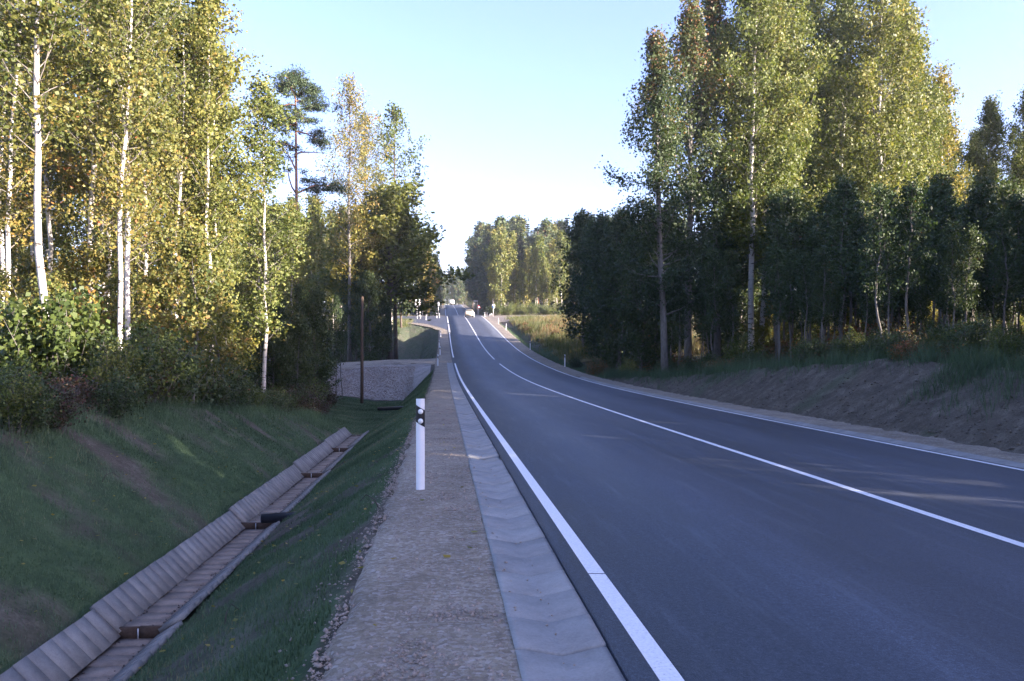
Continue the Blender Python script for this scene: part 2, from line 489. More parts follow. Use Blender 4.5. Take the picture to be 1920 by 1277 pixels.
def axis(*spans):
    out = []
    for a, b, st in spans:
        out.append(np.arange(a, b, st))
    return np.unique(np.round(np.concatenate(out + [[spans[-1][1]]]), 4))

xs = axis((-1500, -300, 200), (-300, -60, 24), (-60, -16, 2.0), (-16, -11, 0.4), (-11, -4.9, 0.1), (-4.9, -4.0, 0.2), (-4.0, 4.0, 2.0), (4.0, 9, 0.15), (9, 16, 0.5), (16, 60, 2.0), (60, 300, 24), (300, 1500, 200))
ss = axis((-100, -6, 4.0), (-6, 30, 0.22), (30, 76, 0.5), (76, 170, 1.0), (170, 440, 6), (440, 2500, 120))
v, q = grid(xs, ss, zt)
def grass_amount(x, s):
    """where the sown grass has come up on the left banks"""
    n = fnoise(x * 0.55 + 0.25 * s, s * 1.5, 40, 3) * 0.7 + fnoise(x * 2.0, s * 2.6, 44, 2) * 0.3
    return np.clip((n - 0.31) / 0.2, 0, 1)
def zone_grass(x, s):
    g = grass_amount(x, s)
    left = ((x < -5.0) & (x > -12) & (s < 56)) * g
    left = left * np.where(x < np.interp(s, SL, LCX), np.clip(1 - (np.interp(s, SL, LCX) - x) / 1.2, 0, 1), 1)
    l2 = ((x < -5.05) & (x > -13) & (s > 69) & (s < 150)) * (0.08 + 0.45 * g)
    r = ((x > 5.1) & (x < 9) & (s < 50)) * np.clip((fnoise(x * 0.8, s * 0.8, 70) - 0.62) / 0.12, 0, 1) * 0.35
    r2 = ((x > 5.05) & (x < 8.0) & (s > 48) & (s < 92)) * 0.9 + ((x > 5.05) & (x < 5.8) & (s >= 92)) * 0.5
    return np.clip(left + l2 + r + r2, 0, 1)
def zone_soil(x, s):
    l = (x < -4.9) & (x > -10.6) & (s < 150)
    r = (x > 5.0) & (x < np.interp(s, SR, np.array([5.2 + 1.5 * abs(k) for k in RT])) + 0.25) & (s < 52)
    r |= (x > 5.0) & (x < 7.9) & (s > 86) & (s < 140)
    return (l | r).astype(float)
def zone_meadow(x, s):
    a = (x > np.where(s > 86, 7.8, 7.2)) & (x < 60) & (s > 72) & (s < 185)
    b = (x < -10) & (x > -30) & (s > 120) & (s < 150)
    return (a | b) * 1.0
me = mesh('ground', v, q, M['ground'], True, dict(grass=('POINT', zone_grass(v[:, 0], v[:, 1])), soil=('POINT', zone_soil(v[:, 0], v[:, 1])), meadow=('POINT', zone_meadow(v[:, 0], v[:, 1]))))
tag(link('ground', me), kind='structure')

# asphalt carriageway with edges standing over the gutter
rs = axis((-40, 60, 0.5), (60, 180, 1), (180, 440, 4), (440, 900, 40))
rx = np.array([-3.67, -3.66, -1.8, 0, 1.8, 3.66, 3.67])
v, q = grid(rx, rs, lambda X, S: zroad(X, S) - 0.09 * (np.abs(X) > 3.665))
road = tag(link('road', mesh('road', v, q, M['asphalt'], False)), kind='structure')

def stripe(name, x0, x1, s0, s1, lift=0.004, mat='paint', parent=road, step=0.5):
    sss = np.linspace(s0, s1, max(2, int((s1 - s0) / step) + 1))
    v, q = grid(np.array([x0, x1]), sss, lambda X, S: zroad(X, S) + lift)
    return link(name, mesh(name, v, q, M[mat]), parent)
stripe('edge_line', -3.552, -3.448, -2, 4.815)
stripe('edge_line', -3.552, -3.448, 4.83, 60.5)
stripe('edge_line', -3.552, -3.448, 69, 107)
for k in range(8):
    stripe('edge_line_dash', -3.6, -3.35, 109 + k * 2.6, 110.3 + k * 2.6)
stripe('edge_line', -3.58, -3.42, 132, 164)
stripe('edge_line', 3.448, 3.552, -2, 162)
stripe('centre_line', -0.055, 0.055, 2, 62)
stripe('centre_line', -0.055, 0.055, 68, 164)
stripe('centre_line', -0.06, 0.06, 225, 400, step=5)
stripe('edge_line', -3.56, -3.44, 225, 400, step=5)
stripe('edge_line', 3.44, 3.56, 225, 400, step=5)

# gravel shoulders
def shoulder(name, x0, x1, sgn, s0=-10, s1=170):
    sss = axis((s0, 40, 0.12), (40, 80, 0.4), (80, s1, 1.0))
    t = np.linspace(0, 1, 9)
    V = []
    for s in sss:
        e = x1 + sgn * (0.16 * (fnoise(s * 1.1, 0.5, 55) - 0.5) + 0.10 * (vnoise(s * 6, 0.3, 58) - 0.5))
        for tt in t:
            xi = x0 if (s < (61.8 if sgn < 0 else 48.2)) else 3.64 * sgn
            x = xi + (e - xi) * tt
            base = (EYE + ZL(s)) if sgn < 0 else (EYE + ZL(s) + 7 * bank(s))
            z = base - 0.022 + 0.02 * (vnoise(x * 5, s * 5, 61) - 0.5) - 0.022 * tt ** 6
            V.append((x, s, float(z)))
    V = np.array(V)
    out = np.abs(V[:, 0]) > 4.95
    ter = zt(V[:, 0], V[:, 1])
    if sgn < 0: V[out, 2] = np.minimum(V[out, 2], ter[out] + 0.03)
    edge = np.arange(len(V)) % len(t) == len(t) - 1
    V[edge, 2] = ter[edge] - 0.03
    n = len(t); i = np.arange(len(sss) - 1)[:, None] * n; j = np.arange(n - 1)[None, :]
    q = np.stack([i + j, i + j + 1, i + n + j + 1, i + n + j], -1).reshape(-1, 4)
    return tag(link(name, mesh(name, V, q, M['gravel'], True)), kind='structure')
shoulder('gravel_shoulder', -4.10, -5.06, -1, -10, 114)
shoulder('gravel_shoulder', 4.08, 5.16, 1, -10, 136)
# far ends of the shoulders beyond the junction
for sg in (-1, 1):
    v, q = grid(np.array([3.68, 5.2]) * sg, axis((172, 430, 6)), lambda X, S: zroad(X, S) - 0.02)
    tag(link('gravel_shoulder', mesh('gravel_shoulder', v, q, M['gravel'])), kind='structure')

# side road on the left with its stony bank, running over the ditch
def patch(name, xs_, ss_, lift, mat, zf=zt):
    v, q = grid(np.array(xs_), np.array(ss_), lambda X, S: zf(X, S) + lift)
    return tag(link(name, mesh(name, v, q, M[mat], True)), kind='structure')
M['scree'] = gravel_mat('scree', (0.35, 0.325, 0.30))
patch('side_road', np.linspace(-24, -5.0, 60), np.linspace(60.2, 68.8, 22), 0.02, 'gravel', lambda X, S: zt(X, S, False))
patch('embankment', np.linspace(-16, -5.3, 80), np.linspace(55.2, 60.6, 36), 0.03, 'scree')
# junction on the crest: asphalt mouth on the left, gravel mouths either side
def mouth(name, pts, lift, mat):
    """a sheet following the levelled ground inside an outline"""
    pts = np.array(pts, float)
    gx = np.linspace(pts[:, 0].min(), pts[:, 0].max(), 90); gs = np.linspace(pts[:, 1].min(), pts[:, 1].max(), 90)
    v, q = grid(gx, gs, lambda X, S: np.maximum(zt(X, S, False), zroad(np.clip(X, -4.1, 4.1), S) - 0.12) + lift)
    c = v[q].mean(1); inside = np.zeros(len(c), bool)
    for k in range(len(pts)):
        (xa, ya), (xb, yb) = pts[k], pts[(k + 1) % len(pts)]
        cr = ((ya > c[:, 1]) != (yb > c[:, 1])) & (c[:, 0] < (xb - xa) * (c[:, 1] - ya) / (yb - ya + 1e-9) + xa)
        inside ^= cr
    return tag(link(name, mesh(name, v, q[inside], M[mat], True)), kind='structure')
mouth('side_road', [(-3.67, 113), (-4.6, 119), (-7.0, 130), (-12, 140), (-34, 150), (-34, 162), (-12, 164), (-3.67, 166)], 0.10, 'asphalt')
mouth('side_road', [(-3.67, 112), (-5.2, 114), (-6.2, 120), (-9.5, 130), (-14, 137), (-36, 146), (-36, 168), (-12, 169), (-3.67, 171)], 0.085, 'gravel')
mouth('side_road', [(3.67, 132), (6.0, 138), (14, 146), (40, 152), (40, 166), (12, 167), (3.67, 170)], 0.09, 'gravel')

# ------------------------------------------------------------------ concrete gutters
def gutter_slab_mesh(name, w=0.43, L=0.437):
    # V-shaped tray, open side up; x from 0 to w, y from -L/2 to L/2
    prof = [(0, 0.0), (0.03, 0.0), (w * 0.52, -0.038), (w - 0.03, 0.0), (w, 0.0)]
    V = []; n = len(prof)
    for y in (-L / 2, -L / 2 + 0.008, L / 2 - 0.008, L / 2):
        dz = -0.006 if abs(y) > L / 2 - 0.004 else 0
        for x, z in prof: V.append((x, y, z + dz))
    q = []
    for r in range(3):
        for c in range(n - 1):
            q.append((r * n + c, r * n + c + 1, (r + 1) * n + c + 1, (r + 1) * n + c))
    b = len(V)
    for y in (-L / 2, L / 2):
        for x, z in prof: V.append((x, y, z - 0.09))
    for c in range(n - 1):
        q.append((b + c, b + c + 1, c + 1, c)); q.append((3 * n + c, 3 * n + c + 1, b + n + c + 1, b + n + c))
    q.append((0, n, b + n, b)) ; q.append((n, 2 * n, 3 * n, b + n))
    q.append((n - 1, b + n - 1, b + 2 * n - 1, 2 * n - 1)); q.append((2 * n - 1, b + 2 * n - 1, 4 * n - 1, 3 * n - 1))
    return mesh(name, V, np.array(q), M['concrete'])
slab_me = gutter_slab_mesh('gutter_slab')
def gutter(x0, s0, s1, label, n_parts):
    root = tag(link('drainage_gutter', None, loc=(x0, s0, float(zroad(x0, s0)))), label, 'gutter')
    k = 0; s = s0 + 0.22
    sgn = 1 if x0 > 0 else -1
    rest = MB(); base = np.array([v.co[:] for v in slab_me.vertices]); qs = np.array([p.vertices[:] for p in slab_me.polygons])
    while s < s1:
        zz = float(EYE + ZL(s) + (7 * float(bank(s)) if sgn > 0 else 0)) - 0.012
        sl = float(ZL(s + 0.2) - ZL(s - 0.2)) / 0.4
        jz = random.uniform(-0.004, 0.004); tilt = random.uniform(-0.008, 0.008)
        if 10.3 < s < 10.75: jz = -0.02
        if k < n_parts:
            o = link('slab', slab_me, root)
            o.location = (0, s - s0, zz - root.location.z + jz)
            o.rotation_euler = (math.atan(sl) + random.uniform(-0.006, 0.006), tilt, random.uniform(-0.006, 0.006))
        else:
            b = base.copy(); b[:, 2] += b[:, 1] * sl + zz - root.location.z + jz; b[:, 1] += s - s0
            rest.add(b, qs)
        k += 1; s += 0.445
    if rest.n:
        tag(link('slab_run', rest.mesh('slab_run', M['concrete']), root), kind='stuff')
    return root
gutter(-4.11, -3, 62, 'left concrete gutter of V-shaped trays between gravel shoulder and asphalt', 110)
gutter(3.68, 5, 48, 'right concrete gutter tray strip beside the far edge line', 95)

# ------------------------------------------------------------------ lined ditch
STEPS = [2.4, 7.75, 12.45, 17.6, 22.3, 26.6]
def zfloor(s):
    z = EYE + ZL(s) - 1.30
    for a, b in zip(STEPS[:-1], STEPS[1:]):
        if a <= s < b: return float(z + 0.085 * (1 - (s - a) / (b - a)))
    return float(z)
dl = tag(link('drainage_ditch', None, loc=(-7.28, 2.4, zfloor(2.4))), 'concrete lined ditch of sloping slabs and boards running along the left bank', 'ditch')
ox, oy, oz = dl.location
def slabm(name, sx_, sy_, sz_, mat):
    b = MB(); b.box((0, 0, 0), (sx_, sy_, sz_))
    return b.mesh(name, M[mat])
wall_me = slabm('wall_slab', 0.36, 0.1975, 0.05, 'slab')
wall_me2 = slabm('wall_slab_low', 0.25, 0.192, 0.05, 'slab')
floor_me = slabm('floor_slab', 0.40, 0.236, 0.05, 'floor')
s = 1.0
while s < 26.6:
    zf = 0.55 * zfloor(s) + 0.45 * float(EYE + ZL(s) - 1.26); sl = float(ZL(s + .2) - ZL(s - .2)) / .4 - 0.0095
    a = R(46) + random.uniform(-.012, .012)
    L2 = 0.18
    o = link('slab', wall_me, dl); o.rotation_mode = 'YXZ'
    o.location = (-7.47 - math.cos(a) * L2 + 0.02 - ox, s - oy, zf + math.sin(a) * L2 + random.uniform(-.006, .006) - oz)
    o.rotation_euler = (sl, a, random.uniform(-.006, .006))
    o = link('slab', wall_me2, dl); o.rotation_mode = 'YXZ'
    a = R(-31)
    o.location = (-7.09 + math.cos(a) * 0.125 - ox, s - oy, zf + 0.066 + random.uniform(-.006, .006) - oz)
    o.rotation_euler = (sl, a, random.uniform(-.006, .006))
    s += 0.2
s = 1.0
while s < 26.6:
    o = link('floor_slab', floor_me, dl)
    o.location = (-7.28 - ox, s - oy, zfloor(s) - 0.022 + random.uniform(-.006, .006) - oz)
    o.rotation_euler = (float(ZL(s + .2) - ZL(s - .2)) / .4 - 0.02, random.uniform(-.02, .02), random.uniform(-.01, .01))
    s += 0.246
bd = MB(); bd.box((-0.115, 0, 0), (0.225, 0.04, 0.13)); bd_me = bd.mesh('step_board', M['board'])
for st in STEPS[1:]:
    for k, dx in enumerate((0, 0.23)):
        o = link('board', bd_me, dl)
        o.location = (-7.28 + dx - ox, st - 0.02 - oy, zfloor(st + .01) - 0.045 - oz)
        o.rotation_euler = (0, random.uniform(-.02, .02), random.uniform(-.03, .03))
    cl = MB(); cl.box((0, 0, 0), (0.012, 0.012, 0.11))
    o = link('clip', cl.mesh('clip', M['steel']), dl); o.location = (-7.28 - ox, st - 0.05 - oy, zfloor(st + .01) - 0.04 - oz)

def pipe(x0, x1, s, z0, z1, r, label):
    b = MB(); n = 20
    a = np.arange(n) * 2 * math.pi / n
    P = [np.array([x0, s, z0]), np.array([x1, s, z1])]
    V = []
    for (p, rr) in ((P[0], r), (P[1], r), (P[0], r * 0.9), (P[0] + np.array([0.4, 0, 0]), r * 0.9)):
        V += [(p[0], p[1] + rr * math.cos(t), p[2] + rr * math.sin(t)) for t in a]
    q = []
    for (A, B) in ((0, 1), (2, 0), (3, 2)):
        for k in range(n): q.append((A * n + k, B * n + k, B * n + (k + 1) % n, A * n + (k + 1) % n))
    b.add(V, q)
    for k in range(12):
        pass
    return tag(link('drain_pipe', b.mesh('drain_pipe', M['pipe'], True)), label, 'pipe')
pipe(-7.16, -5.6, 12.25, EYE - 2.70, EYE - 2.62, 0.07, 'black plastic drain pipe jutting from the grass slope over the lined ditch')
px0, ps0 = at(708, 31.5)
pipe(px0, px0 + 1.9, ps0, EYE - 2.76, EYE - 2.70, 0.075, 'small black drain pipe further off, on the grass near the stony side road')

# ------------------------------------------------------------------ delineator posts
def delineator_meshes(h=0.94, w=0.088):
    n = 9
    prof = [(-w / 2, 0.012), (-w / 2, 0.0)] + [(-w / 2 + w * k / 6, -0.022 * math.sin(math.pi * k / 6)) for k in range(1, 6)] + [(w / 2, 0.0), (w / 2, 0.012)]
    V = [(x, y, z) for z in (-0.25, h - 0.004, h) for (x, y) in prof]
    m_ = len(prof); q = []
    for r in range(2):
        for k in range(m_): q.append((r * m_ + k, r * m_ + (k + 1) % m_, (r + 1) * m_ + (k + 1) % m_, (r + 1) * m_ + k))
    body = mesh('post_body', V, [np.array(q), np.array([list(range(2 * m_, 3 * m_))])], M['white'])
    # slanted black band wrapped round the front
    pf = [(x * 1.02, y - 0.0025 if -0.0 >= y else y + 0.002) for (x, y) in prof]
    def zz(x, z): return z - (x / w) * 0.055
    V = [(x, y, zz(x, z)) for z in (h - 0.262, h - 0.088) for (x, y) in pf]
    q = [(k, (k + 1) % m_, m_ + (k + 1) % m_, m_ + k) for k in range(m_)]
    band = mesh('post_band', V, np.array(q), M['black'])
    b = MB(); a = np.arange(18) * 2 * math.pi / 18
    rr = 0.026
    V = [(rr * math.cos(t), -0.006, rr * math.sin(t)) for t in a] + [(rr * math.cos(t), 0.004, rr * math.sin(t)) for t in a] + [(0, -0.0075, 0)]
    q = [(k, (k + 1) % 18, 18 + (k + 1) % 18, 18 + k) for k in range(18)]
    t = [(36, (k + 1) % 18, k) for k in range(18)]
    b.add(V, q, t)
    return body, band, b.mesh('post_reflector', M['refl']), h
DB, DBAND, DREF, DH = delineator_meshes()
def delineator(x, s, z, label, rz=0.0, group=None):
    r = tag(link('delineator_post', None, loc=(x, s, z), rot=(0, 0, rz)), label, 'road post', group)
    link('body', DB, r); bb = link('band', DBAND, r)
    for k in (0.128, 0.226):
        link('reflector', DREF, r, loc=(0.004, -0.026, DH - k))
    return r
delineator(-4.67, 8.18, float(EYE + ZL(8.18)) - 0.035, 'white roadside marker post with black slanted band, nearest the camera', -0.05)
for (s_, lab) in ((58, 'white marker post beside the stony side road mouth, second on the left shoulder'),
                  (73, 'third white marker post along the left shoulder, just past the side road'),
                  (84, 'fourth white marker post along the left shoulder, beside the far ditch'),
                  (101, 'fifth white marker post on the left, at the foot of the junction')):
    delineator(-4.78 + (0.12 if s_ in (73, 101) else 0), s_, float(zt(np.array([-4.78]), np.array([float(s_)]))[0]), lab)
for (s_, lab) in ((60, 'white marker post on the right shoulder before the dark trees, nearest on that side'),
                  (84, 'white marker post on the right shoulder beside the meadow ditch, second on that side'),
                  (116, 'white marker post on the sunlit right gravel, lower of the two near the crest'),
                  (132, 'white marker post on the sunlit right gravel, upper of the two near the crest')):
    delineator(4.85, s_, float(EYE + ZL(s_) + 7 * float(bank(s_))) - 0.03, lab)
for (px, dd, lab) in ((819, 151, 'left one of the paired white posts at the left junction corner'), (824, 152, 'right one of the paired white posts at the left junction corner'),
                      (799, 143, 'small white post on the pale gravel corner of the left junction'),
                      (889, 157, 'white post just right of the beige car on the crest'), (909, 158, 'left one of the paired white posts at the right junction corner'), (913, 158.5, 'right one of the paired white posts at the right junction corner')):
    x_, s_ = at(px, dd)
    delineator(x_, s_, float(zroad(x_, s_)) - 0.03, lab, 0)

# ------------------------------------------------------------------ signs at the junction
def post_mesh(h, r=0.035):
    b = MB(); b.tube([(0, 0, -0.4), (0, 0, h * 0.5), (0, 0, h)], r, 8); return b.mesh('sign_post', M['steel'])
def box_mesh(name, size, mat, c=(0, 0, 0)):
    b = MB(); b.box(c, size); return b.mesh(name, M[mat])
x_, s_ = at(782, 149)
r = tag(link('road_sign', None, loc=(x_, s_, float(zroad(x_, s_)))), 'tall white twin-panel sign on a post at the left junction corner', 'sign')
link('post', post_mesh(3.3, 0.06), r)
for dx in (-0.3, 0.3):
    p = link('panel', box_mesh('panel', (0.42, 0.03, 1.15), 'white', (dx, -0.08, 2.95)), r)
    link('mark', box_mesh('mark', (0.16, 0.01, 0.25), 'signgrey', (dx - 0.05, -0.102, 3.05 if dx < 0 else 2.7)), p)
link('crossbar', box_mesh('crossbar', (0.9, 0.04, 0.06), 'steel', (0, -0.04, 2.6)), r)
x_, s_ = at(785.5, 148)
r = tag(link('barrier', None, loc=(x_, s_, float(zroad(x_, s_)))), 'small white frame barrier at the foot of the twin-panel sign', 'barrier')
for dx in (-0.3, 0.3): link('leg', box_mesh('leg', (0.07, 0.07, 0.7), 'white', (dx, 0, 0.3)), r)
link('rail', box_mesh('rail', (0.76, 0.05, 0.1), 'white', (0, -0.06, 0.6)), r)
x_, s_ = at(822, 165)
r = tag(link('road_sign', None, loc=(x_, s_, float(zroad(x_, s_)))), 'thin white sign on a post behind the left paired posts', 'sign')
link('post', post_mesh(2.6), r); link('panel', box_mesh('panel', (0.3, 0.03, 0.8), 'white', (0, -0.06, 2.5)), r)
x_, s_ = at(925, 158)
r = tag(link('road_sign', None, loc=(x_, s_, float(zroad(x_, s_)))), 'white and blue square sign on a grey post at the right junction corner', 'sign')
link('post', post_mesh(2.4, 0.05), r)
p = link('panel', box_mesh('panel', (0.55, 0.03, 0.75), 'white', (0, -0.07, 2.1)), r)
link('blue_field', box_mesh('blue_field', (0.46, 0.01, 0.4), 'blue', (0, -0.092, 1.98)), p)
x_, s_ = at(897.5, 168)
r = tag(link('warning_sign', None, loc=(x_, s_, float(zroad(x_, s_)))), 'red-edged triangular warning sign on a thin post right of the car', 'sign')
link('post', post_mesh(1.9), r)
def tri(name, e, y, mat, c=1.75):
    h = e * 0.866
    V = [(-e / 2, y, c - h / 3), (e / 2, y, c - h / 3), (0, y, c + 2 * h / 3), (-e / 2, y + .02, c - h / 3), (e / 2, y + .02, c - h / 3), (0, y + .02, c + 2 * h / 3)]
    return mesh(name, V, [np.array([(0, 1, 2), (5, 4, 3)]), np.array([(0, 3, 4, 1), (1, 4, 5, 2), (2, 5, 3, 0)])], M[mat])
p = link('panel', tri('panel', 0.75, -0.07, 'red'), r); link('field', tri('field', 0.42, -0.078, 'white'), p)
x_, s_ = at(892, 185)
r = tag(link('name_sign', None, loc=(x_, s_, float(zt(np.array([x_]), np.array([s_]))[0]))), 'wide grey board sign in front of the dark trees past the crest', 'sign')
zq = ztop(564.5, 185) - r.location.z
for dx in (-0.4, 0.4): link('post', post_mesh(zq, 0.03), r, loc=(dx, 0, 0))
link('panel', box_mesh('panel', (1.0, 0.03, 0.32), 'signgrey', (0, -0.06, zq)), r)
x_, s_ = at(920, 160)
r = tag(link('barrier', None, loc=(x_, s_, float(zroad(x_, s_)))), 'low grey frame barrier between the paired posts and the blue sign', 'barrier')
for dx in (-0.27, 0.0, 0.27): link('leg', box_mesh('leg', (0.06, 0.06, 0.6), 'steel', (dx, 0, 0.25)), r)
link('rail', box_mesh('rail', (0.62, 0.05, 0.09), 'steel', (0, -0.06, 0.5)), r)

# ------------------------------------------------------------------ wooden pole
x_, s_ = at(678.5, 50)
zb = zg(x_, s_)
b = MB(); b.tube([(0, 0, -0.5), (0.01, 0, 2), (0.0, 0.02, 4), (0.03, 0, ztop(556, 50) - zb)], [0.105, 0.1, 0.094, 0.086], 12)
tag(link('wooden_pole', b.mesh('wooden_pole', M['pole'], True), loc=(x_, s_, zb)), 'bare brown wooden pole standing in front of the stony side road bank', 'pole')

# ------------------------------------------------------------------ vehicles
def vehicle(name, label, cat, x, s, rz, secs, mat, win, W, wheel_y, r_w, rear_lights, plate_z):
    """secs: (y, half width low, z sill, half width waist, z waist, half width roof, z roof) from rear (-y) to front"""
    z0 = float(zroad(x, s)) + 0.004
    root = tag(link(name, None, loc=(x, s, z0), rot=(0, 0, rz)), label, cat)
    V = []
    for (y, wl, zs, ww, zw, wr, zr_) in secs:
        half = [(wl, zs), (ww, zs + 0.12), (ww, zw), (wr + 0.04, zr_ - 0.06), (wr - 0.06, zr_)]
        ring = [(-a, y, z) for a, z in half] + [(a, y, z) for a, z in reversed(half)]
        V += ring
    n = 10; q = []
    for k in range(len(secs) - 1):
        for j in range(n): q.append((k * n + j, k * n + (j + 1) % n, (k + 1) * n + (j + 1) % n, (k + 1) * n + j))
    caps = np.array([list(range(n))[::-1], list(range((len(secs) - 1) * n, len(secs) * n))])
    link('body', mesh('vehicle_body', V, [np.array(q), caps], M[mat], False), root)
    for (nm, pts) in win:
        link(nm, mesh('pane', pts, np.array([[0, 1, 2, 3]]), M['glass']), root)
    for sx_ in (-1, 1):
        for wy in wheel_y:
            b = MB(); b.tube([(sx_ * (W - 0.21), wy, r_w), (sx_ * (W - 0.015), wy, r_w)], r_w, 16)
            w_ = link('wheel', b.mesh('tyre', M['tyre']), root)
            b = MB(); b.tube([(sx_ * (W - 0.02), wy, r_w), (sx_ * (W + 0.002), wy, r_w)], r_w * 0.6, 12); link('rim', b.mesh('rim', M['steel']), w_)
    for (nm, mt, c, sz) in rear_lights:
        link(nm, box_mesh(nm, sz, mt, c), root)
    yb = secs[0][0]
    link('number_plate', box_mesh('number_plate', (0.5, 0.02, 0.12), 'plate', (0, yb - 0.012, plate_z)), root)
    return root
csec = [(-2.05, .70, .32, .74, .80, .66, .86), (-1.98, .74, .28, .80, .86, .64, 1.0), (-1.75, .80, .24, .84, .90, .60, 1.42), (-0.6, .80, .22, .85, .92, .60, 1.47),
        (0.35, .80, .22, .85, .92, .58, 1.42), (1.05, .80, .22, .84, .90, .66, .98), (1.85, .76, .26, .78, .74, .66, .78), (2.02, .70, .32, .70, .62, .6, .66)]
x_, s_ = at(879.5, 157)
vehicle('parked_car', 'beige hatchback car seen from behind on the crest of the road', 'car', x_, s_, 0.0, csec, 'carpaint',
        [('rear_window', [(-.58, -1.96, 1.02), (.58, -1.96, 1.02), (.54, -1.79, 1.38), (-.54, -1.79, 1.38)]),
         ('side_window', [(-.87, -1.4, .98), (-.87, .3, .98), (-.66, .1, 1.36), (-.66, -1.4, 1.36)]),
         ('side_window', [(.87, -1.4, .98), (.87, .3, .98), (.66, .1, 1.36), (.66, -1.4, 1.36)])],
        0.85, (-1.3, 1.3), 0.31,
        [('tail_light', 'tail', (-.66, -2.04, .74), (.16, .05, .16)), ('tail_light', 'tail', (.66, -2.04, .74), (.16, .05, .16)), ('bumper', 'carpaint', (0, -2.06, .42), (1.4, .06, .16))], 0.66)
vsec = [(-2.4, .85, .4, .92, 1.1, .84, 1.3), (-2.2, .92, .35, .96, 1.2, .84, 1.4), (-1.5, .95, .32, .98, 1.25, .84, 2.15), (1.0, .95, .32, .98, 1.25, .86, 2.25), (2.4, .95, .35, .98, 1.25, .86, 2.2), (2.45, .92, .4, .94, 1.2, .84, 2.1)]
x_, s_ = at(850, 352)
vehicle('delivery_van', 'white van coming over the far rise in the dust', 'van', x_ - 0.6, s_, 0.0, vsec, 'vanpaint',
        [('windscreen', [(-.78, -2.17, 1.44), (.78, -2.17, 1.44), (.74, -1.56, 2.06), (-.74, -1.56, 2.06)]),
         ('side_window', [(-.99, -1.5, 1.35), (-.99, -.6, 1.35), (-.9, -.6, 1.9), (-.9, -1.5, 1.9)]),
         ('side_window', [(.99, -1.5, 1.35), (.99, -.6, 1.35), (.9, -.6, 1.9), (.9, -1.5, 1.9)])],
        0.97, (-1.5, 1.6), 0.34,
        [('headlight', 'lamp', (-.68, -2.4, .85), (.28, .06, .2)), ('headlight', 'lamp', (.68, -2.4, .85), (.28, .06, .2)), ('bumper', 'black', (0, -2.42, .5), (1.7, .06, .2))], 0.5)
for (px, dd, lab) in ((841.5, 340, 'far white post left of the van on the rise'), (857, 338, 'far white post right of the van on the rise'), (834, 330, 'far white post at the left edge of the far road')):
    x_, s_ = at(px, dd)
    delineator(x_, s_, float(zroad(x_, s_)), lab, 0)

# ------------------------------------------------------------------ trees: prototypes
def unit(v):
    return v / (np.linalg.norm(v, axis=-1, keepdims=True) + 1e-9)

def leaf_quads(C, size, g, long=1.35, droop=0.3, tint=None, up=0.0, folded=False):
    """one pointed leaf face per centre; size (N,)"""
    n = len(C)
    u = g.normal(size=(n, 3)); u[:, 2] -= droop; u = unit(u)
    w = g.normal(size=(n, 3)); w[:, 2] += up
    vv = unit(np.cross(u, w))
    a = size[:, None] * long * 0.5; b = size[:, None] * 0.5
    V = np.stack([C - u * a, C + vv * b - u * a * 0.15, C + u * a, C - vv * b - u * a * 0.15], 1).reshape(-1, 3)
    F = np.arange(4 * n).reshape(n, 4)
    return V, F

class Proto: pass
PROTO = {}

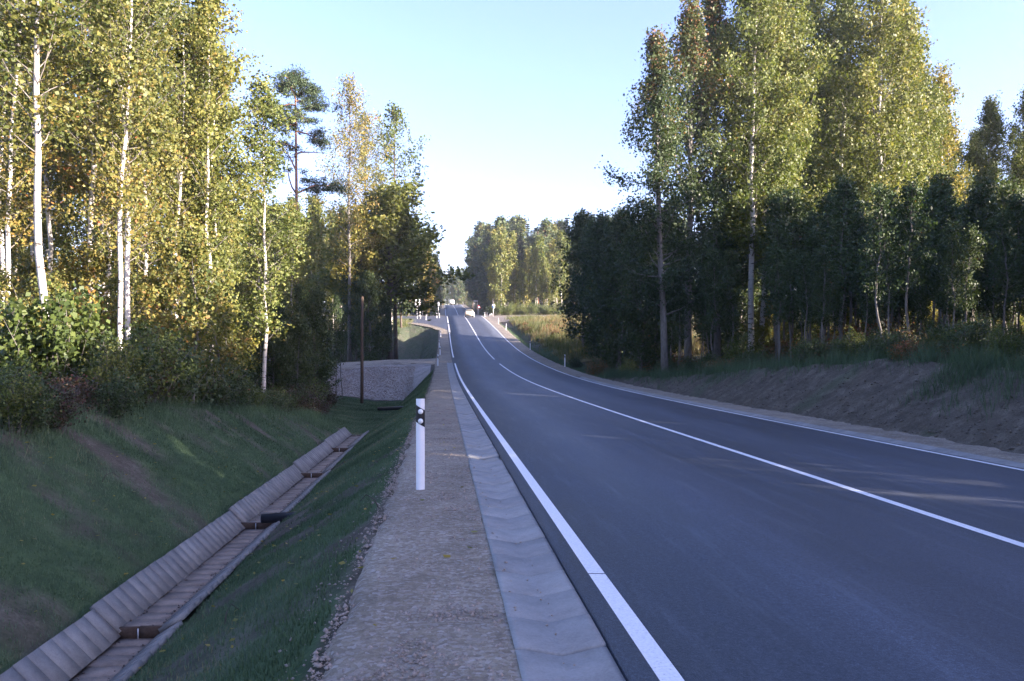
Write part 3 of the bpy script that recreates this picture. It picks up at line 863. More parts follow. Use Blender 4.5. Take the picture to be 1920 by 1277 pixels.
def broadleaf(kind, seed, H, r0, crown0, prof, nlimb, width, leaf, ntwig, nleaf, spread, bark, leafmat,
              up=(30, 60), droop=0.0, lean=0.0, wander=0.12, fork=0, tintmean=0.5, topshift=0.0, clump=0.22, wisp=0.0):
    g = np.random.default_rng(seed)
    b = MB()
    k = 12
    t = np.linspace(0, 1, k)
    wx = np.cumsum(g.normal(size=k)) * wander / k * 3; wy = np.cumsum(g.normal(size=k)) * wander / k * 3
    T = np.stack([(wx - wx[0]) * np.minimum(1, t * 3) + lean * t * H, (wy - wy[0]) * np.minimum(1, t * 3), t * H], 1)
    T[0, 2] = -0.4
    rad = r0 * (1 - t) ** 0.75 + 0.012
    rad[0] *= 1.25
    b.tube(T, rad, 8)
    def P(tt): return np.array([np.interp(tt, t, T[:, c]) for c in range(3)])
    C0 = []; C1 = []; W = []; CL = []
    for i in range(nlimb):
        f = (i + g.random()) / nlimb
        tt = crown0 + (0.985 - crown0) * f
        p = P(tt)
        az = i * 2.4 + g.normal() * 0.5
        el = R(up[0] + (up[1] - up[0]) * f + g.normal() * 8)
        L = width * prof(f) * g.uniform(0.65, 1.2)
        d0 = np.array([math.cos(az) * math.cos(el), math.sin(az) * math.cos(el), math.sin(el)])
        pts = [p]; dd = d0.copy()
        for m_ in range(4):
            dd = dd + g.normal(size=3) * 0.16 + np.array([0, 0, 0.10 - droop * (m_ + 1) * 0.3]); dd /= np.linalg.norm(dd)
            pts.append(pts[-1] + dd * L / 4)
        pts = np.array(pts)
        rl = max(0.008, 0.30 * float(np.interp(tt, t, rad)))
        b.tube(pts, np.linspace(rl, 0.005, 5), 4, cap=False)
        cl = g.random()
        for j in range(max(2, int(ntwig * (0.4 + 0.6 * L / width)))):
            a = g.uniform(0.22, 1.0) ** 0.8
            q = np.array([np.interp(a, np.linspace(0, 1, 5), pts[:, c]) for c in range(3)])
            td = unit(g.normal(size=3) + dd * 0.8 + np.array([0, 0, 0.2 - droop * 2.0]))
            tl = (clump + 0.13 * L) * g.uniform(0.6, 1.4)
            e = q + td * tl
            if droop > 0.3: e = q + td * tl * 0.4 + np.array([0, 0, -tl * g.uniform(0.5, 1.6)])
            C0.append(q); C1.append(e); W.append(max(0.3, 1 - 0.2 * a)); CL.append(cl * 0.6 + g.random() * 0.4)
            if g.random() < 0.5: b.tube([q, (q + e) / 2, e], [0.007, 0.005, 0.003], 3, cap=False)
    # leader top
    for j in range(int(ntwig * 1.3)):
        q = P(g.uniform(0.9, 1.0)); C0.append(q); C1.append(q + g.normal(size=3) * 0.25 + np.array([0, 0, 0.3])); W.append(.7); CL.append(g.random())
    C0 = np.array(C0); C1 = np.array(C1); CL = np.array(CL)
    n = nleaf * len(C0)
    idx = np.repeat(np.arange(len(C0)), nleaf)
    a = g.random(n)[:, None]
    C = C0[idx] * (1 - a) + C1[idx] * a + g.normal(size=(n, 3)) * spread
    size = leaf * np.clip(np.exp(g.normal(-0.08, 0.32, n)), 0.4, 1.7)
    V, F = leaf_quads(C, size, g, 1.3, 0.4)
    hrel = np.clip(C[:, 2] / H, 0, 1)
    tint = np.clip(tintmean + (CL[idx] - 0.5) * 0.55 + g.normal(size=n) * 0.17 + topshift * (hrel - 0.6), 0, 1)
    p = Proto(); p.H = H
    p.trunk = b.mesh(kind + '_trunk', M[bark], True)
    p.trunk.materials.append(M['greybark'] if bark in ('birch', 'aspen') else M[bark])
    mi = np.zeros(len(p.trunk.polygons), np.int32); mi[11 * 8:len(mi)] = 1
    nq = sum(len(q_) for q_ in b.q); mi[nq:nq + 16] = 0
    p.trunk.polygons.foreach_set('material_index', mi)
    p.crown = mesh(kind + '_crown', V, F, M[leafmat], False, dict(tint=('FACE', tint)))
    PROTO.setdefault(kind, []).append(p)

def spruce(kind, seed, H, r0, base, width, nwh, per, leafmat, nb=26, size=0.34):
    g = np.random.default_rng(seed)
    b = MB()
    b.tube([(0, 0, -0.4), (0, 0, H * 0.5), (0, 0, H)], [r0, r0 * 0.55, 0.01], 7)
    Cs = []; Us = []; Sz = []
    for i in range(nwh):
        f = i / nwh
        z = H * (base + (1 - base) * f)
        L0 = width * (1 - f) ** 0.8 + 0.15
        for j in range(per):
            az = g.random() * 6.283; L = L0 * g.uniform(0.6, 1.15)
            d0 = np.array([math.cos(az), math.sin(az), -0.25 + 0.5 * f])
            tip = np.array([0, 0, z]) + d0 * L
            if g.random() < .35: b.tube([(0, 0, z), tip * .5 + np.array([0, 0, z * .5]) , tip], [0.02, 0.014, 0.006], 3, cap=False)
            for m_ in range(nb):
                a = g.random() ** 0.75
                p = np.array([0, 0, z]) + d0 * L * a + g.normal(size=3) * (0.05 + 0.16 * L * (1 - 0.5 * a)) * np.array([1, 1, 0.55])
                p[2] -= 0.12 * L * a * a * g.random()
                Cs.append(p); Us.append(d0 + g.normal(size=3) * 0.4 - np.array([0, 0, 0.35])); Sz.append(size * g.uniform(0.6, 1.3))
    C = np.array(Cs); u = unit(np.array(Us)); Sz = np.array(Sz)
    vv = unit(np.cross(u, g.normal(size=C.shape)))
    a_ = Sz[:, None] * 0.6; b_ = Sz[:, None] * 0.17
    V = np.stack([C - u * a_, C + vv * b_, C + u * a_, C - vv * b_], 1).reshape(-1, 3)
    F = np.arange(len(V)).reshape(-1, 4)
    p = Proto(); p.H = H
    p.trunk = b.mesh(kind + '_trunk', M['bark'], True)
    p.crown = mesh(kind + '_crown', V, F, M[leafmat], False, dict(tint=('FACE', np.clip(g.normal(0.5, 0.25, len(C)), 0, 1))))
    PROTO.setdefault(kind, []).append(p)

def pine(kind, seed, H, r0, limbs, size=0.2, leafmat='needle_blue', per=70, puff=0.42):
    """limbs: (height fraction, azimuth deg, length, elevation deg, puffs)"""
    g = np.random.default_rng(seed)
    b = MB()
    t = np.linspace(0, 1, 10)
    T = np.stack([0.12 * np.sin(t * 3), 0.1 * np.sin(t * 2.2), t * H], 1); T[0, 2] = -0.4
    b.tube(T, r0 * (1 - t * 0.75), 9)
    Cs = []
    for (hf, az, L, el, npf) in limbs:
        p = np.array([np.interp(hf, t, T[:, c]) for c in range(3)])
        az = R(az); el = R(el)
        d0 = np.array([math.cos(az) * math.cos(el), math.sin(az) * math.cos(el), math.sin(el)])
        pts = [p]
        for m_ in range(5):
            d0 = unit(d0 + g.normal(size=3) * 0.13 + np.array([0, 0, -0.05])); pts.append(pts[-1] + d0 * L / 5)
        pts = np.array(pts); b.tube(pts, np.linspace(r0 * 0.36, 0.015, 6), 5, cap=False)
        for k in range(npf * 2):
            a = g.uniform(0.3, 1.05); q = np.array([np.interp(min(a, 1), np.linspace(0, 1, 6), pts[:, c]) for c in range(3)])
            q2 = q + unit(g.normal(size=3) * np.array([1, 1, .35])) * g.uniform(0.1, 1.0) * (0.5 + 0.22 * L) + np.array([0, 0, g.uniform(-.25, .3)])
            b.tube([q, (q + q2) / 2 , q2], [0.014, 0.01, 0.006], 3, cap=False)
            c = q2 + g.normal(size=(per, 3)) * np.array([1, 1, .6]) * puff * g.uniform(.5, 1.2)
            Cs.append(c)
    C = np.concatenate(Cs); n = len(C)
    u = unit(g.normal(size=(n, 3)) + np.array([0, 0, .5])); vv = unit(np.cross(u, g.normal(size=(n, 3))))
    sz = size * g.uniform(.6, 1.3, n)[:, None]
    V = np.stack([C - u * sz * .6, C + vv * sz * .12, C + u * sz * .6, C - vv * sz * .12], 1).reshape(-1, 3)
    p = Proto(); p.H = H
    p.trunk = b.mesh(kind + '_trunk', M['pinebark'], True)
    p.crown = mesh(kind + '_crown', V, np.arange(len(V)).reshape(-1, 4), M[leafmat], False, dict(tint=('FACE', np.clip(g.normal(0.5, 0.25, n), 0, 1))))
    PROTO.setdefault(kind, []).append(p)

def shrub(kind, seed, H, width, nst, nleaf, leaf, leafmat, spread=0.12, bark='greybark', arch=0.3, tintmean=.5):
    g = np.random.default_rng(seed)
    b = MB(); C0 = []; C1 = []; CL = []
    for i in range(nst):
        az = g.random() * 6.283; h = H * g.uniform(0.45, 1.05); rr = width * g.random() ** 0.6
        base = np.array([math.cos(az) * rr * 0.25, math.sin(az) * rr * 0.25, -0.15])
        top = np.array([math.cos(az) * rr, math.sin(az) * rr, h * (1 - arch * (rr / width) ** 2)])
        mid = base * 0.5 + top * 0.5 + np.array([0, 0, h * 0.14]) + g.normal(size=3) * 0.04 * H
        b.tube([base, mid, top], [0.012, 0.008, 0.003], 3, cap=False)
        cl = g.random()
        for k in range(5):
            a = g.uniform(0.25, 1); q = base + (top - base) * a + (mid - (base + top) / 2) * (4 * a * (1 - a))
            e = q + unit(g.normal(size=3) + np.array([0, 0, .3])) * g.uniform(.1, .32) * max(width, .4)
            b.tube([q, (q + e) / 2, e], [0.006, 0.004, 0.002], 3, cap=False)
            C0.append(q); C1.append(e); CL.append(cl * .6 + g.random() * .4)
    C0 = np.array(C0); C1 = np.array(C1); CL = np.array(CL)
    idx = np.repeat(np.arange(len(C0)), nleaf); n = len(idx)
    a = g.uniform(0.1, 1.1, n)[:, None]
    C = C0[idx] * (1 - a) + C1[idx] * a + g.normal(size=(n, 3)) * spread
    C[:, 2] = np.maximum(C[:, 2], 0.02)
    V, F = leaf_quads(C, leaf * g.uniform(.6, 1.3, n), g, 1.25, .2, up=.8)
    p = Proto(); p.H = H
    p.trunk = b.mesh(kind + '_stems', M[bark], True)
    p.crown = mesh(kind + '_leaves', V, F, M[leafmat], False, dict(tint=('FACE', np.clip(tintmean + (CL[idx] - .5) * .5 + g.normal(size=n) * .17, 0, 1))))
    PROTO.setdefault(kind, []).append(p)

col_prof = lambda f: 0.55 + 0.6 * math.sin(math.pi * min(1, f * 0.9 + 0.08)) if f < 0.75 else max(0.12, 1.15 * (1 - f) / 0.25 * 0.75)
oval = lambda f: max(0.15, math.sin(math.pi * (0.12 + 0.86 * f)) ** 0.7)
cone = lambda f: max(0.12, 1 - 0.85 * f)
for k in range(4):   # near left birches and aspens
    broadleaf('gold_birch', 100 + k, 15.0, 0.066 + 0.005 * k, 0.30 + 0.04 * k, oval, 56, 2.1, 0.078, 7, 32, 0.17, 'birch', 'leaf_gold', tintmean=0.36, topshift=-0.45, wander=0.3)
for k in range(3):
    broadleaf('green_birch', 120 + k, 13.0, 0.062, 0.22, oval, 46, 1.9, 0.08, 8, 34, 0.17, 'birch', 'leaf_green', tintmean=0.55, wander=0.3)
for k in range(3):   # small understorey trees on the left
    broadleaf('understorey', 140 + k, 5.0, 0.04, 0.12, oval, 30, 1.4, 0.085, 6, 30, 0.16, 'greybark', 'leaf_gold', tintmean=0.42, wander=0.3)
for k in range(4):   # tall aspens on the right
    broadleaf('tall_aspen', 160 + k, 24.0, 0.17, 0.24, col_prof, 84, 3.0, 0.118, 10, 40, 0.27, 'aspen', 'leaf_green', up=(28, 68), tintmean=0.5, wander=0.4, clump=0.3)
for k in range(2):
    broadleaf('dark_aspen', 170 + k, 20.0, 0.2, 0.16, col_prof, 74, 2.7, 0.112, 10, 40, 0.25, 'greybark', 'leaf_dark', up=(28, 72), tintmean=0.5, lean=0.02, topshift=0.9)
for k in range(5):   # thicket of young trees on the right
    broadleaf('sapling', 180 + k, 7.0, 0.036 + 0.006 * (k % 3), 0.36, oval, 26, 1.05, 0.085, 6, 22, 0.14, 'greybark', 'leaf_dark', up=(35, 65), tintmean=0.4, wander=0.25)
for k in range(4):   # dense bushy trees down to the ground
    broadleaf('bushy_tree', 200 + k, 10.0, 0.11, 0.06, oval, 60, 2.5, 0.12, 9, 32, 0.25, 'greybark', 'leaf_dark', up=(12, 60), tintmean=0.42, wander=0.4)
broadleaf('oak', 220, 15.0, 0.26, 0.34, lambda f: max(0.2, math.sin(math.pi * (0.26 + 0.70 * f)) ** 0.6), 80, 4.9, 0.2, 11, 30, 0.32, 'bark', 'leaf_green', up=(6, 65), tintmean=0.35, topshift=0.3)
broadleaf('sparse_birch', 225, 27.0, 0.17, 0.32, oval, 80, 4.4, 0.12, 12, 15, 0.3, 'greybark', 'leaf_gold', up=(38, 72), droop=0.42, tintmean=0.4)
broadleaf('lime', 226, 24.0, 0.2, 0.36, oval, 54, 4.3, 0.16, 8, 15, 0.26, 'bark', 'leaf_green', up=(15, 60), tintmean=0.42)
broadleaf('maple', 227, 14.0, 0.14, 0.2, oval, 50, 3.2, 0.18, 9, 26, 0.28, 'bark', 'leaf_yellow', up=(15, 60), tintmean=0.35)
for k in range(3):
    broadleaf('far_birch', 240 + k, 18.0, 0.08, 0.12 + 0.08 * k, oval, 56, 2.9, 0.26, 6, 16, 0.32, 'birch', 'leaf_green', up=(35, 70), tintmean=0.6, wander=0.5)
for k in range(3):
    broadleaf('far_tree', 250 + k, 20.0, 0.2, 0.10, oval, 58, 3.9, 0.34, 8, 16, 0.42, 'bark', 'leaf_dark', up=(20, 65), tintmean=0.6, wander=0.5)
for k in range(3):
    spruce('spruce', 260 + k, 22.0, 0.2, 0.08, 2.6, 40, 7, 'needle', 18, 0.5)
for k in range(2):
    g_ = np.random.default_rng(270 + k)
    pine('far_pine', 270 + k, 22.0, 0.2, [(g_.uniform(.55, .99), g_.uniform(0, 360), g_.uniform(1.2, 3.0), g_.uniform(0, 50), 8) for _ in range(22)], 0.5, 'needle_blue', 26, 0.6)
pine('tall_pine', 280, 23.0, 0.22,
     [(.62, 20, 4.2, 42, 14), (.62, 150, 4.0, 48, 3), (.585, 178, 1.6, 0, 0), (.70, 190, 3.0, 60, 4), (.76, 5, 2.4, 12, 0), (.78, 200, 1.7, 20, 1),
      (.84, 25, 2.9, -4, 9), (.86, 200, 2.2, 5, 6), (.88, 300, 2.0, 10, 6), (.90, 95, 2.4, 8, 7), (.91, 350, 2.7, 8, 8), (.93, 170, 2.6, 12, 9), (.945, 60, 2.0, 22, 7), (.955, 250, 1.9, 25, 7),
      (.965, 10, 1.6, 32, 7), (.975, 140, 1.5, 40, 7), (.985, 280, 1.2, 50, 6), (.998, 30, 0.9, 70, 6)], 0.27, 'needle_blue', 70, 0.28)
spruce('thin_spruce', 290, 15.0, 0.09, 0.3, 1.1, 34, 4, 'needle', 12, 0.28)
for k in range(3):
    shrub('bramble', 300 + k, 1.3, 0.95, 34, 26, 0.058, 'leaf_dark')
for k in range(2):
    shrub('wine_shrub', 310 + k, 1.0, 0.9, 30, 24, 0.05, 'leaf_wine')
for k in range(2):
    shrub('green_shrub', 320 + k, 2.2, 1.1, 34, 26, 0.068, 'leaf_green', tintmean=.4)
shrub('young_maple', 330, 3.2, 1.3, 34, 26, 0.105, 'leaf_green', tintmean=.35)
for k in range(2):
    shrub('rust_shrub', 335 + k, 0.9, 0.7, 22, 20, 0.06, 'leaf_rust', tintmean=.5)

def plant(kind, name, x, s, H, label, cat='tree', group=None, rz=None, variant=None, wide=1.0, leaves=None):
    ps = PROTO[kind]
    p = ps[variant if variant is not None else random.randrange(len(ps))]
    k = H / p.H
    r = tag(link(name, None, loc=(x, s, zg(x, s) - 0.05), rot=(0, 0, random.uniform(0, 6.28) if rz is None else rz), scl=(k * wide, k * wide, k)), label, cat, group)
    part = ('stems', 'foliage') if cat in ('shrub', 'weeds') else ('trunk', 'crown')
    link(part[0], p.trunk, r)
    c = link(part[1], p.crown, r)
    if leaves:
        c.material_slots[0].link = 'OBJECT'; c.material_slots[0].material = M[leaves]
    return r

def tree(kind, name, px, dist, top, label, group=None, **kw):
    x, s = at(px, dist)
    return plant(kind, name, x, s, ztop(top, dist) - zg(x, s), label, 'tree', group, **kw)

# ---- left wood, the trees one can single out
tree('gold_birch', 'birch_tree', 11, 24, -210, 'slim white birch trunk at the very left edge', variant=0, rz=1.0)
tree('gold_birch', 'birch_tree', 84, 19.5, -330, 'stout pale birch, thickest white trunk of the left wood', variant=3, rz=2.0, wide=1.15)
tree('gold_birch', 'birch_tree', 229, 20.6, -160, 'left stem of the close pair of white birches on the left', variant=1, rz=0.4)
tree('gold_birch', 'birch_tree', 246, 21.0, -190, 'right stem of the close pair of white birches on the left', variant=2, rz=3.0)
tree('gold_birch', 'birch_tree', 238, 24.5, -120, 'thin birch showing between the close pair of white stems', variant=0, rz=5.0)
tree('gold_birch', 'birch_tree', 276, 26, -60, 'slender pale birch just right of the close white pair', variant=0, rz=2.2)
tree('green_birch', 'birch_tree', 388, 27, -10, 'pale birch at the open right side of the left wood', variant=0, rz=1.2)
tree('green_birch', 'birch_tree', 396, 28.2, 120, 'thinner birch close behind the pale one at the wood edge', variant=1, rz=2.2)
tree('green_birch', 'birch_tree', 495, 31, 165, 'green-leaved slim birch standing alone right of the left wood', variant=2, rz=0.6, wide=1.2)
tree('thin_spruce', 'spruce_tree', 380, 30, -25, 'thin dark conifer top poking above the left wood edge')
tree('understorey', 'maple_tree', 425, 27, 560, 'low branching young tree with yellow green leaves at the wood edge', variant=0, leaves='leaf_yellow')
g = np.random.default_rng(11)
def scatter(n, pxr, dr, mind=1.5):
    pts = []
    tries = 0
    while len(pts) < n and tries < 6000:
        tries += 1
        px = g.uniform(*pxr); dist = math.sqrt(g.uniform(dr[0] ** 2, dr[1] ** 2))
        x, s = at(px, dist)
        if all((x - a) ** 2 + (s - b) ** 2 > mind ** 2 for (_, _, a, b) in pts): pts.append((px, dist, x, s))
    return [(a, b) for (a, b, _, _) in pts]
for (px, dist) in scatter(44, (-190, 395), (25, 58), 2.2):
    k = 'gold_birch' if g.random() < 0.7 else 'green_birch'
    top = g.uniform(-330, 40) if px < 330 else g.uniform(-20, 180)
    x, s = at(px, dist); H = min(ztop(top, dist) - zg(x, s), g.uniform(15, 20))
    plant(k, 'birch_tree', x, s, max(9, H), 'gold and green leaved birch among the crowd deep in the left wood', 'tree', 'birches deep in the left wood')
for (px, dist) in scatter(26, (-150, 430), (17, 34), 1.3):
    x, s = at(px, dist)
    plant('understorey', 'young_tree', x, s, g.uniform(3.0, 5.5), 'small yellowing understorey tree beneath the left birches', 'tree', 'understorey trees of the left wood')
# ---- middle left
tree('tall_pine', 'pine_tree', 553, 60, 158, 'tall lone pine with reddish trunk and flat clumped top', rz=0.1)
tree('sparse_birch', 'birch_tree', 655, 76, 148, 'tall thin-leaved birch with drooping twigs above the road bend')
tree('sparse_birch', 'birch_tree', 684, 84, 215, 'second thin-leaved birch, shorter, close right of the tall sparse one')
tree('lime', 'lime_tree', 742, 88, 205, 'tall leafy tree behind the round dark tree, right of the sparse birch')
tree('oak', 'oak_tree', 730, 82, 378, 'broad round dark tree leaning towards the road on the left', rz=1.0, wide=1.4)
tree('maple', 'maple_tree', 676, 78, 392, 'yellowing tree against the left side of the round dark tree')
tree('bushy_tree', 'young_tree', 668, 77, 500, 'dark leafy tree filling the left of the round tree')
tree('bushy_tree', 'young_tree', 716, 79, 560, 'low dark leafy tree right under the round tree')
tree('bushy_tree', 'young_tree', 695, 75, 520, 'dark leafy tree filling the foot of the round tree')
for (px, dist) in scatter(34, (425, 660), (92, 140), 3.0):
    x, s = at(px, dist)
    plant('far_birch', 'birch_tree', x, s, ztop(g.uniform(372, 440), dist) - zg(x, s), 'white-stemmed birch in the sunlit stand behind the lone pine', 'tree', 'birches behind the lone pine')
for (px, dist) in scatter(20, (430, 610), (37, 56), 2.0):
    x, s = at(px, dist)
    if x > -10.5: continue
    plant('bushy_tree', 'young_tree', x, s, ztop(g.uniform(545, 625), dist) - zg(x, s), 'dark shaded young tree in the hollow left of the wooden pole', 'tree', 'shaded young trees in the hollow')
for (px, dist) in scatter(12, (405, 545), (40, 62), 2.5):
    x, s = at(px, dist)
    plant('green_birch', 'birch_tree', x, s, ztop(g.uniform(380, 470), dist) - zg(x, s), 'leafy mid-height birch between the left wood and the pine', 'tree', 'mid-height birches beside the pine')
for (px, dd, top, kd) in ((630, 52, 560, 'sapling'), (642, 53, 585, 'sapling'), (560, 44, 540, 'sapling')):
    tree(kd, 'young_tree', px, dd, top, {630: 'leaning pale-stemmed sapling left of the wooden pole', 642: 'crooked bare sapling nearest the wooden pole', 560: 'thin bent sapling standing in the dark hollow'}[px], variant=px % 5, wide=.7)
for k, (px, dd, top) in enumerate(((752, 118, 400), (735, 112, 390), (788, 172, 445), (800, 178, 470), (792, 190, 440), (812, 205, 485), (815, 240, 480), (820, 270, 497), (735, 150, 380), (765, 172, 410))):
    tree('far_birch' if k % 3 else 'far_tree', 'roadside_tree', px, dd, top, 'leafy tree in the row behind the round dark tree, left of the road', 'trees lining the far left of the road', leaves='leaf_gold' if k in (2, 3) else None)
# ---- far centre
for (px, dist) in scatter(26, (822, 905), (405, 480), 3.5):
    x, s = at(px, dist)
    plant(random.choice(['far_tree', 'spruce', 'far_birch']), 'distant_tree', x, s, ztop(g.uniform(506, 522), dist) - zg(x, s), 'hazy distant tree closing the end of the road', 'tree', 'trees at the end of the road')
for (px, dist) in scatter(14, (798, 832), (285, 390), 4.0):
    x, s = at(px, dist)
    if x > -7: continue
    plant(random.choice(['far_tree', 'far_birch']), 'distant_tree', x, s, ztop(g.uniform(480, 510), dist) - zg(x, s), 'distant tree on the left of the road past the crest', 'tree', 'trees left of the road past the crest')
# ---- right of the far road
for (px, dist) in scatter(22, (884, 925), (196, 330), 3.4):
    x, s = at(px, dist)
    if x < 6.5: continue
    plant(random.choice(['far_tree', 'far_tree', 'spruce']), 'distant_tree', x, s, ztop(g.uniform(420, 460) if px > 893 else g.uniform(440, 490), dist) - zg(x, s), 'dark shaded tree in the tall mass right of the far road', 'tree', 'dark trees right of the far road')
for (px, dist) in scatter(34, (922, 1066), (172, 200), 2.2):
    x, s = at(px, dist)
    plant('far_birch', 'birch_tree', x, s, ztop(g.uniform(425, 530), dist) - zg(x, s), 'sunlit pale green birch behind the meadow', 'tree', 'sunlit birches behind the meadow')
for (px, dist) in scatter(96, (905, 1290), (202, 262), 3.0):
    x, s = at(px, dist)
    kd = random.choice(['spruce', 'spruce', 'far_pine', 'far_birch', 'far_tree'] if px > 960 else ['spruce', 'far_birch', 'far_tree'])
    plant(kd, {'spruce': 'spruce_tree', 'far_pine': 'pine_tree'}.get(kd, 'distant_tree'), x, s, ztop(g.uniform(398, 455), dist) - zg(x, s),
          {'spruce': 'pointed dark spruce on the far skyline right of the road', 'far_pine': 'far pine with rounded top on the right skyline', 'far_birch': 'far birch among the conifers on the right skyline', 'far_tree': 'far leafy tree among the conifers on the right skyline'}[kd],
          'tree', {'spruce': 'spruces on the right skyline', 'far_pine': 'pines on the right skyline', 'far_birch': 'birches on the right skyline', 'far_tree': 'leafy trees on the right skyline'}[kd])
# ---- right, dark group reaching out to the road
for (px, dist) in scatter(24, (1062, 1240), (52, 84), 2.4):
    x, s = at(px, dist)
    if x < 8.6: continue
    plant('bushy_tree', 'leafy_tree', x, s, ztop(g.uniform(405, 470), dist) - zg(x, s), 'dark shaded leafy tree in the clump right of the road bend', 'tree', 'dark clump right of the road bend')
# ---- right, tall trees
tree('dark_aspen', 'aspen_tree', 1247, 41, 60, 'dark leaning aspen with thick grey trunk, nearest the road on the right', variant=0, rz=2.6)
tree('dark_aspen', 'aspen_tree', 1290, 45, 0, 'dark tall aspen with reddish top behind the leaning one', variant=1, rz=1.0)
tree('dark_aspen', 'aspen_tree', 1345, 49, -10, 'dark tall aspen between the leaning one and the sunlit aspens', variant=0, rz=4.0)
for (px, dd, top, v_, lab) in ((1408, 45, -120, 0, 'sunlit aspen with the brightest white lower trunk on the right'),
                               (1426, 48, -60, 1, 'slender aspen right beside the brightest trunk'),
                               (1456, 48, -140, 2, 'tall sunlit aspen, second large trunk from the dark ones'),
                               (1530, 56, -100, 3, 'tall aspen in the middle of the sunlit right group'),
                               (1580, 53, -60, 1, 'tall aspen just left of the forked one on the right'),
                               (1630, 50, -130, 0, 'tall aspen with forked pale trunk high on the right'),
                               (1680, 56, -10, 2, 'sunlit aspen at the right end of the tall group')):
    r = tree('tall_aspen', 'aspen_tree', px, dd, top, lab, variant=v_, rz=px * 0.7)
    if px < 1440:      # birch bark on these two, paler to paint in sunlight on their trunks
        tr = [c for c in r.children if c.name.startswith('trunk')][0]
        tr.material_slots[0].link = 'OBJECT'; tr.material_slots[0].material = M['birch']
tree('green_birch', 'birch_tree', 1775, 60, 150, 'yellowing birch right of the tall aspens', leaves='leaf_yellow')
tree('tall_aspen', 'aspen_tree', 1735, 59, 165, 'lower green aspen between the tall group and the yellowing birch', variant=1)
tree('tall_aspen', 'aspen_tree', 1850, 62, 190, 'green aspen standing out near the right edge', variant=3)
tree('tall_aspen', 'aspen_tree', 1925, 60, 165, 'green aspen cut by the right edge', variant=2)
for (px, dist) in scatter(30, (1400, 2000), (62, 92), 4.0):
    x, s = at(px, dist)
    if s > 103 - 0.557 * x: continue
    top = g.uniform(60, 220) if px < 1720 else g.uniform(210, 320)
    plant('tall_aspen', 'aspen_tree', x, s, ztop(top, dist) - zg(x, s), 'sunlit green tree in the depth of the right wood', 'tree', 'trees in the depth of the right wood')
# ---- right, thicket above the bank
for (px, dist) in scatter(120, (1445, 2010), (23, 47), 0.75):
    x, s = at(px, dist)
    if x < 8.2 + 0.4 * math.sin(s): continue
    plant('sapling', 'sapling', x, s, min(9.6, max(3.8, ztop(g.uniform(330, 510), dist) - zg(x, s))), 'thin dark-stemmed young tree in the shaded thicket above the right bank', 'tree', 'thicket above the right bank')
for (px, dist) in scatter(14, (1250, 1380), (36, 52), 1.4):
    x, s = at(px, dist)
    if x < 8: continue
    plant('sapling', 'sapling', x, s, g.uniform(4, 7), 'young tree in the shade among the dark aspens', 'tree', 'young trees among the dark aspens')
# ---- shrubs
def on_line(px, X): return X * 1490.0 / abs(px - 830)
for k in range(46):
    px = g.uniform(-40, 640); X = 5.5 + g.uniform(0, 2.2) + (0 if px < 420 else -0.5)
    dist = on_line(px, X)
    if dist > 36: continue
    x, s = at(px, dist); near = 0.62 if dist < 14 else 1.0
    kd = ('bramble', 'bramble', 'wine_shrub', 'green_shrub')[g.integers(4)]
    plant(kd, 'shrub', x, s, near * (g.uniform(.7, 1.25) if kd != 'green_shrub' else g.uniform(1.0, 1.8)),
          {'bramble': 'low dark green bramble on top of the left bank', 'wine_shrub': 'low dark reddish shrub on top of the left bank', 'green_shrub': 'upright green shrub on top of the left bank'}[kd], 'shrub',
          {'bramble': 'brambles on the left bank', 'wine_shrub': 'reddish shrubs on the left bank', 'green_shrub': 'green shrubs on the left bank'}[kd])
for (px, dist) in scatter(40, (-100, 500), (16, 26), 1.1):
    x, s = at(px, dist)
    if x > -10.6: continue
    plant(('bramble', 'green_shrub')[g.integers(2)], 'shrub', x, s, g.uniform(.9, 2.0), 'leafy undergrowth shrub between the left birch trunks', 'shrub', 'undergrowth of the left wood')
x, s = at(95, 14.5); plant('young_maple', 'shrub', x, s, ztop(500, 14.5) - zg(x, s), 'large-leaved green young maple before the white trunks on the left', 'shrub')
x, s = at(25, 15.5); plant('young_maple', 'shrub', x, s, 2.2, 'bright green leafy bush at the left edge beneath the birches', 'shrub', leaves='leaf_yellow')
for (px, dist) in scatter(26, (520, 668), (33, 46), 1.2):
    x, s = at(px, dist)
    if x > -10.3: continue
    plant(('bramble', 'wine_shrub', 'green_shrub')[g.integers(3)], 'shrub', x, s, g.uniform(.7, 1.5), 'shaded shrub in the hollow around the wooden pole', 'shrub', 'shrubs around the wooden pole')
for k in range(52):
    px = g.uniform(1245, 1960); X = 11.9 + g.uniform(0, 2.4); dist = on_line(px, X)
    x, s = at(px, dist)
    kd = ('bramble', 'green_shrub', 'rust_shrub', 'bramble')[g.integers(4)]
    plant(kd, 'shrub', x, s, g.uniform(.5, 1.1), {'bramble': 'dark bramble along the top of the right bank', 'green_shrub': 'small green shrub along the top of the right bank', 'rust_shrub': 'small rusty shrub along the top of the right bank'}[kd], 'shrub',
          {'bramble': 'brambles on the right bank', 'green_shrub': 'green shrubs on the right bank', 'rust_shrub': 'rusty shrubs on the right bank'}[kd])
x, s = at(1118, 57); plant('rust_shrub', 'shrub', x, s, 1.1, 'sunlit rusty orange shrub at the right verge below the dark trees', 'shrub')
x, s = at(1390, 38); plant('green_shrub', 'shrub', x, s, 2.0, 'sunlit leafy shrub at the foot of the bright aspen trunk', 'shrub')
for (px, dist) in scatter(30, (1040, 1260), (46, 70), 1.6):
    x, s = at(px, dist)
    if x < 6.6: continue
    plant(('bramble', 'rust_shrub', 'green_shrub')[g.integers(3)], 'shrub', x, s, g.uniform(.7, 1.4), 'dark shrub at the foot of the clump right of the road bend', 'shrub', 'shrubs below the dark clump')
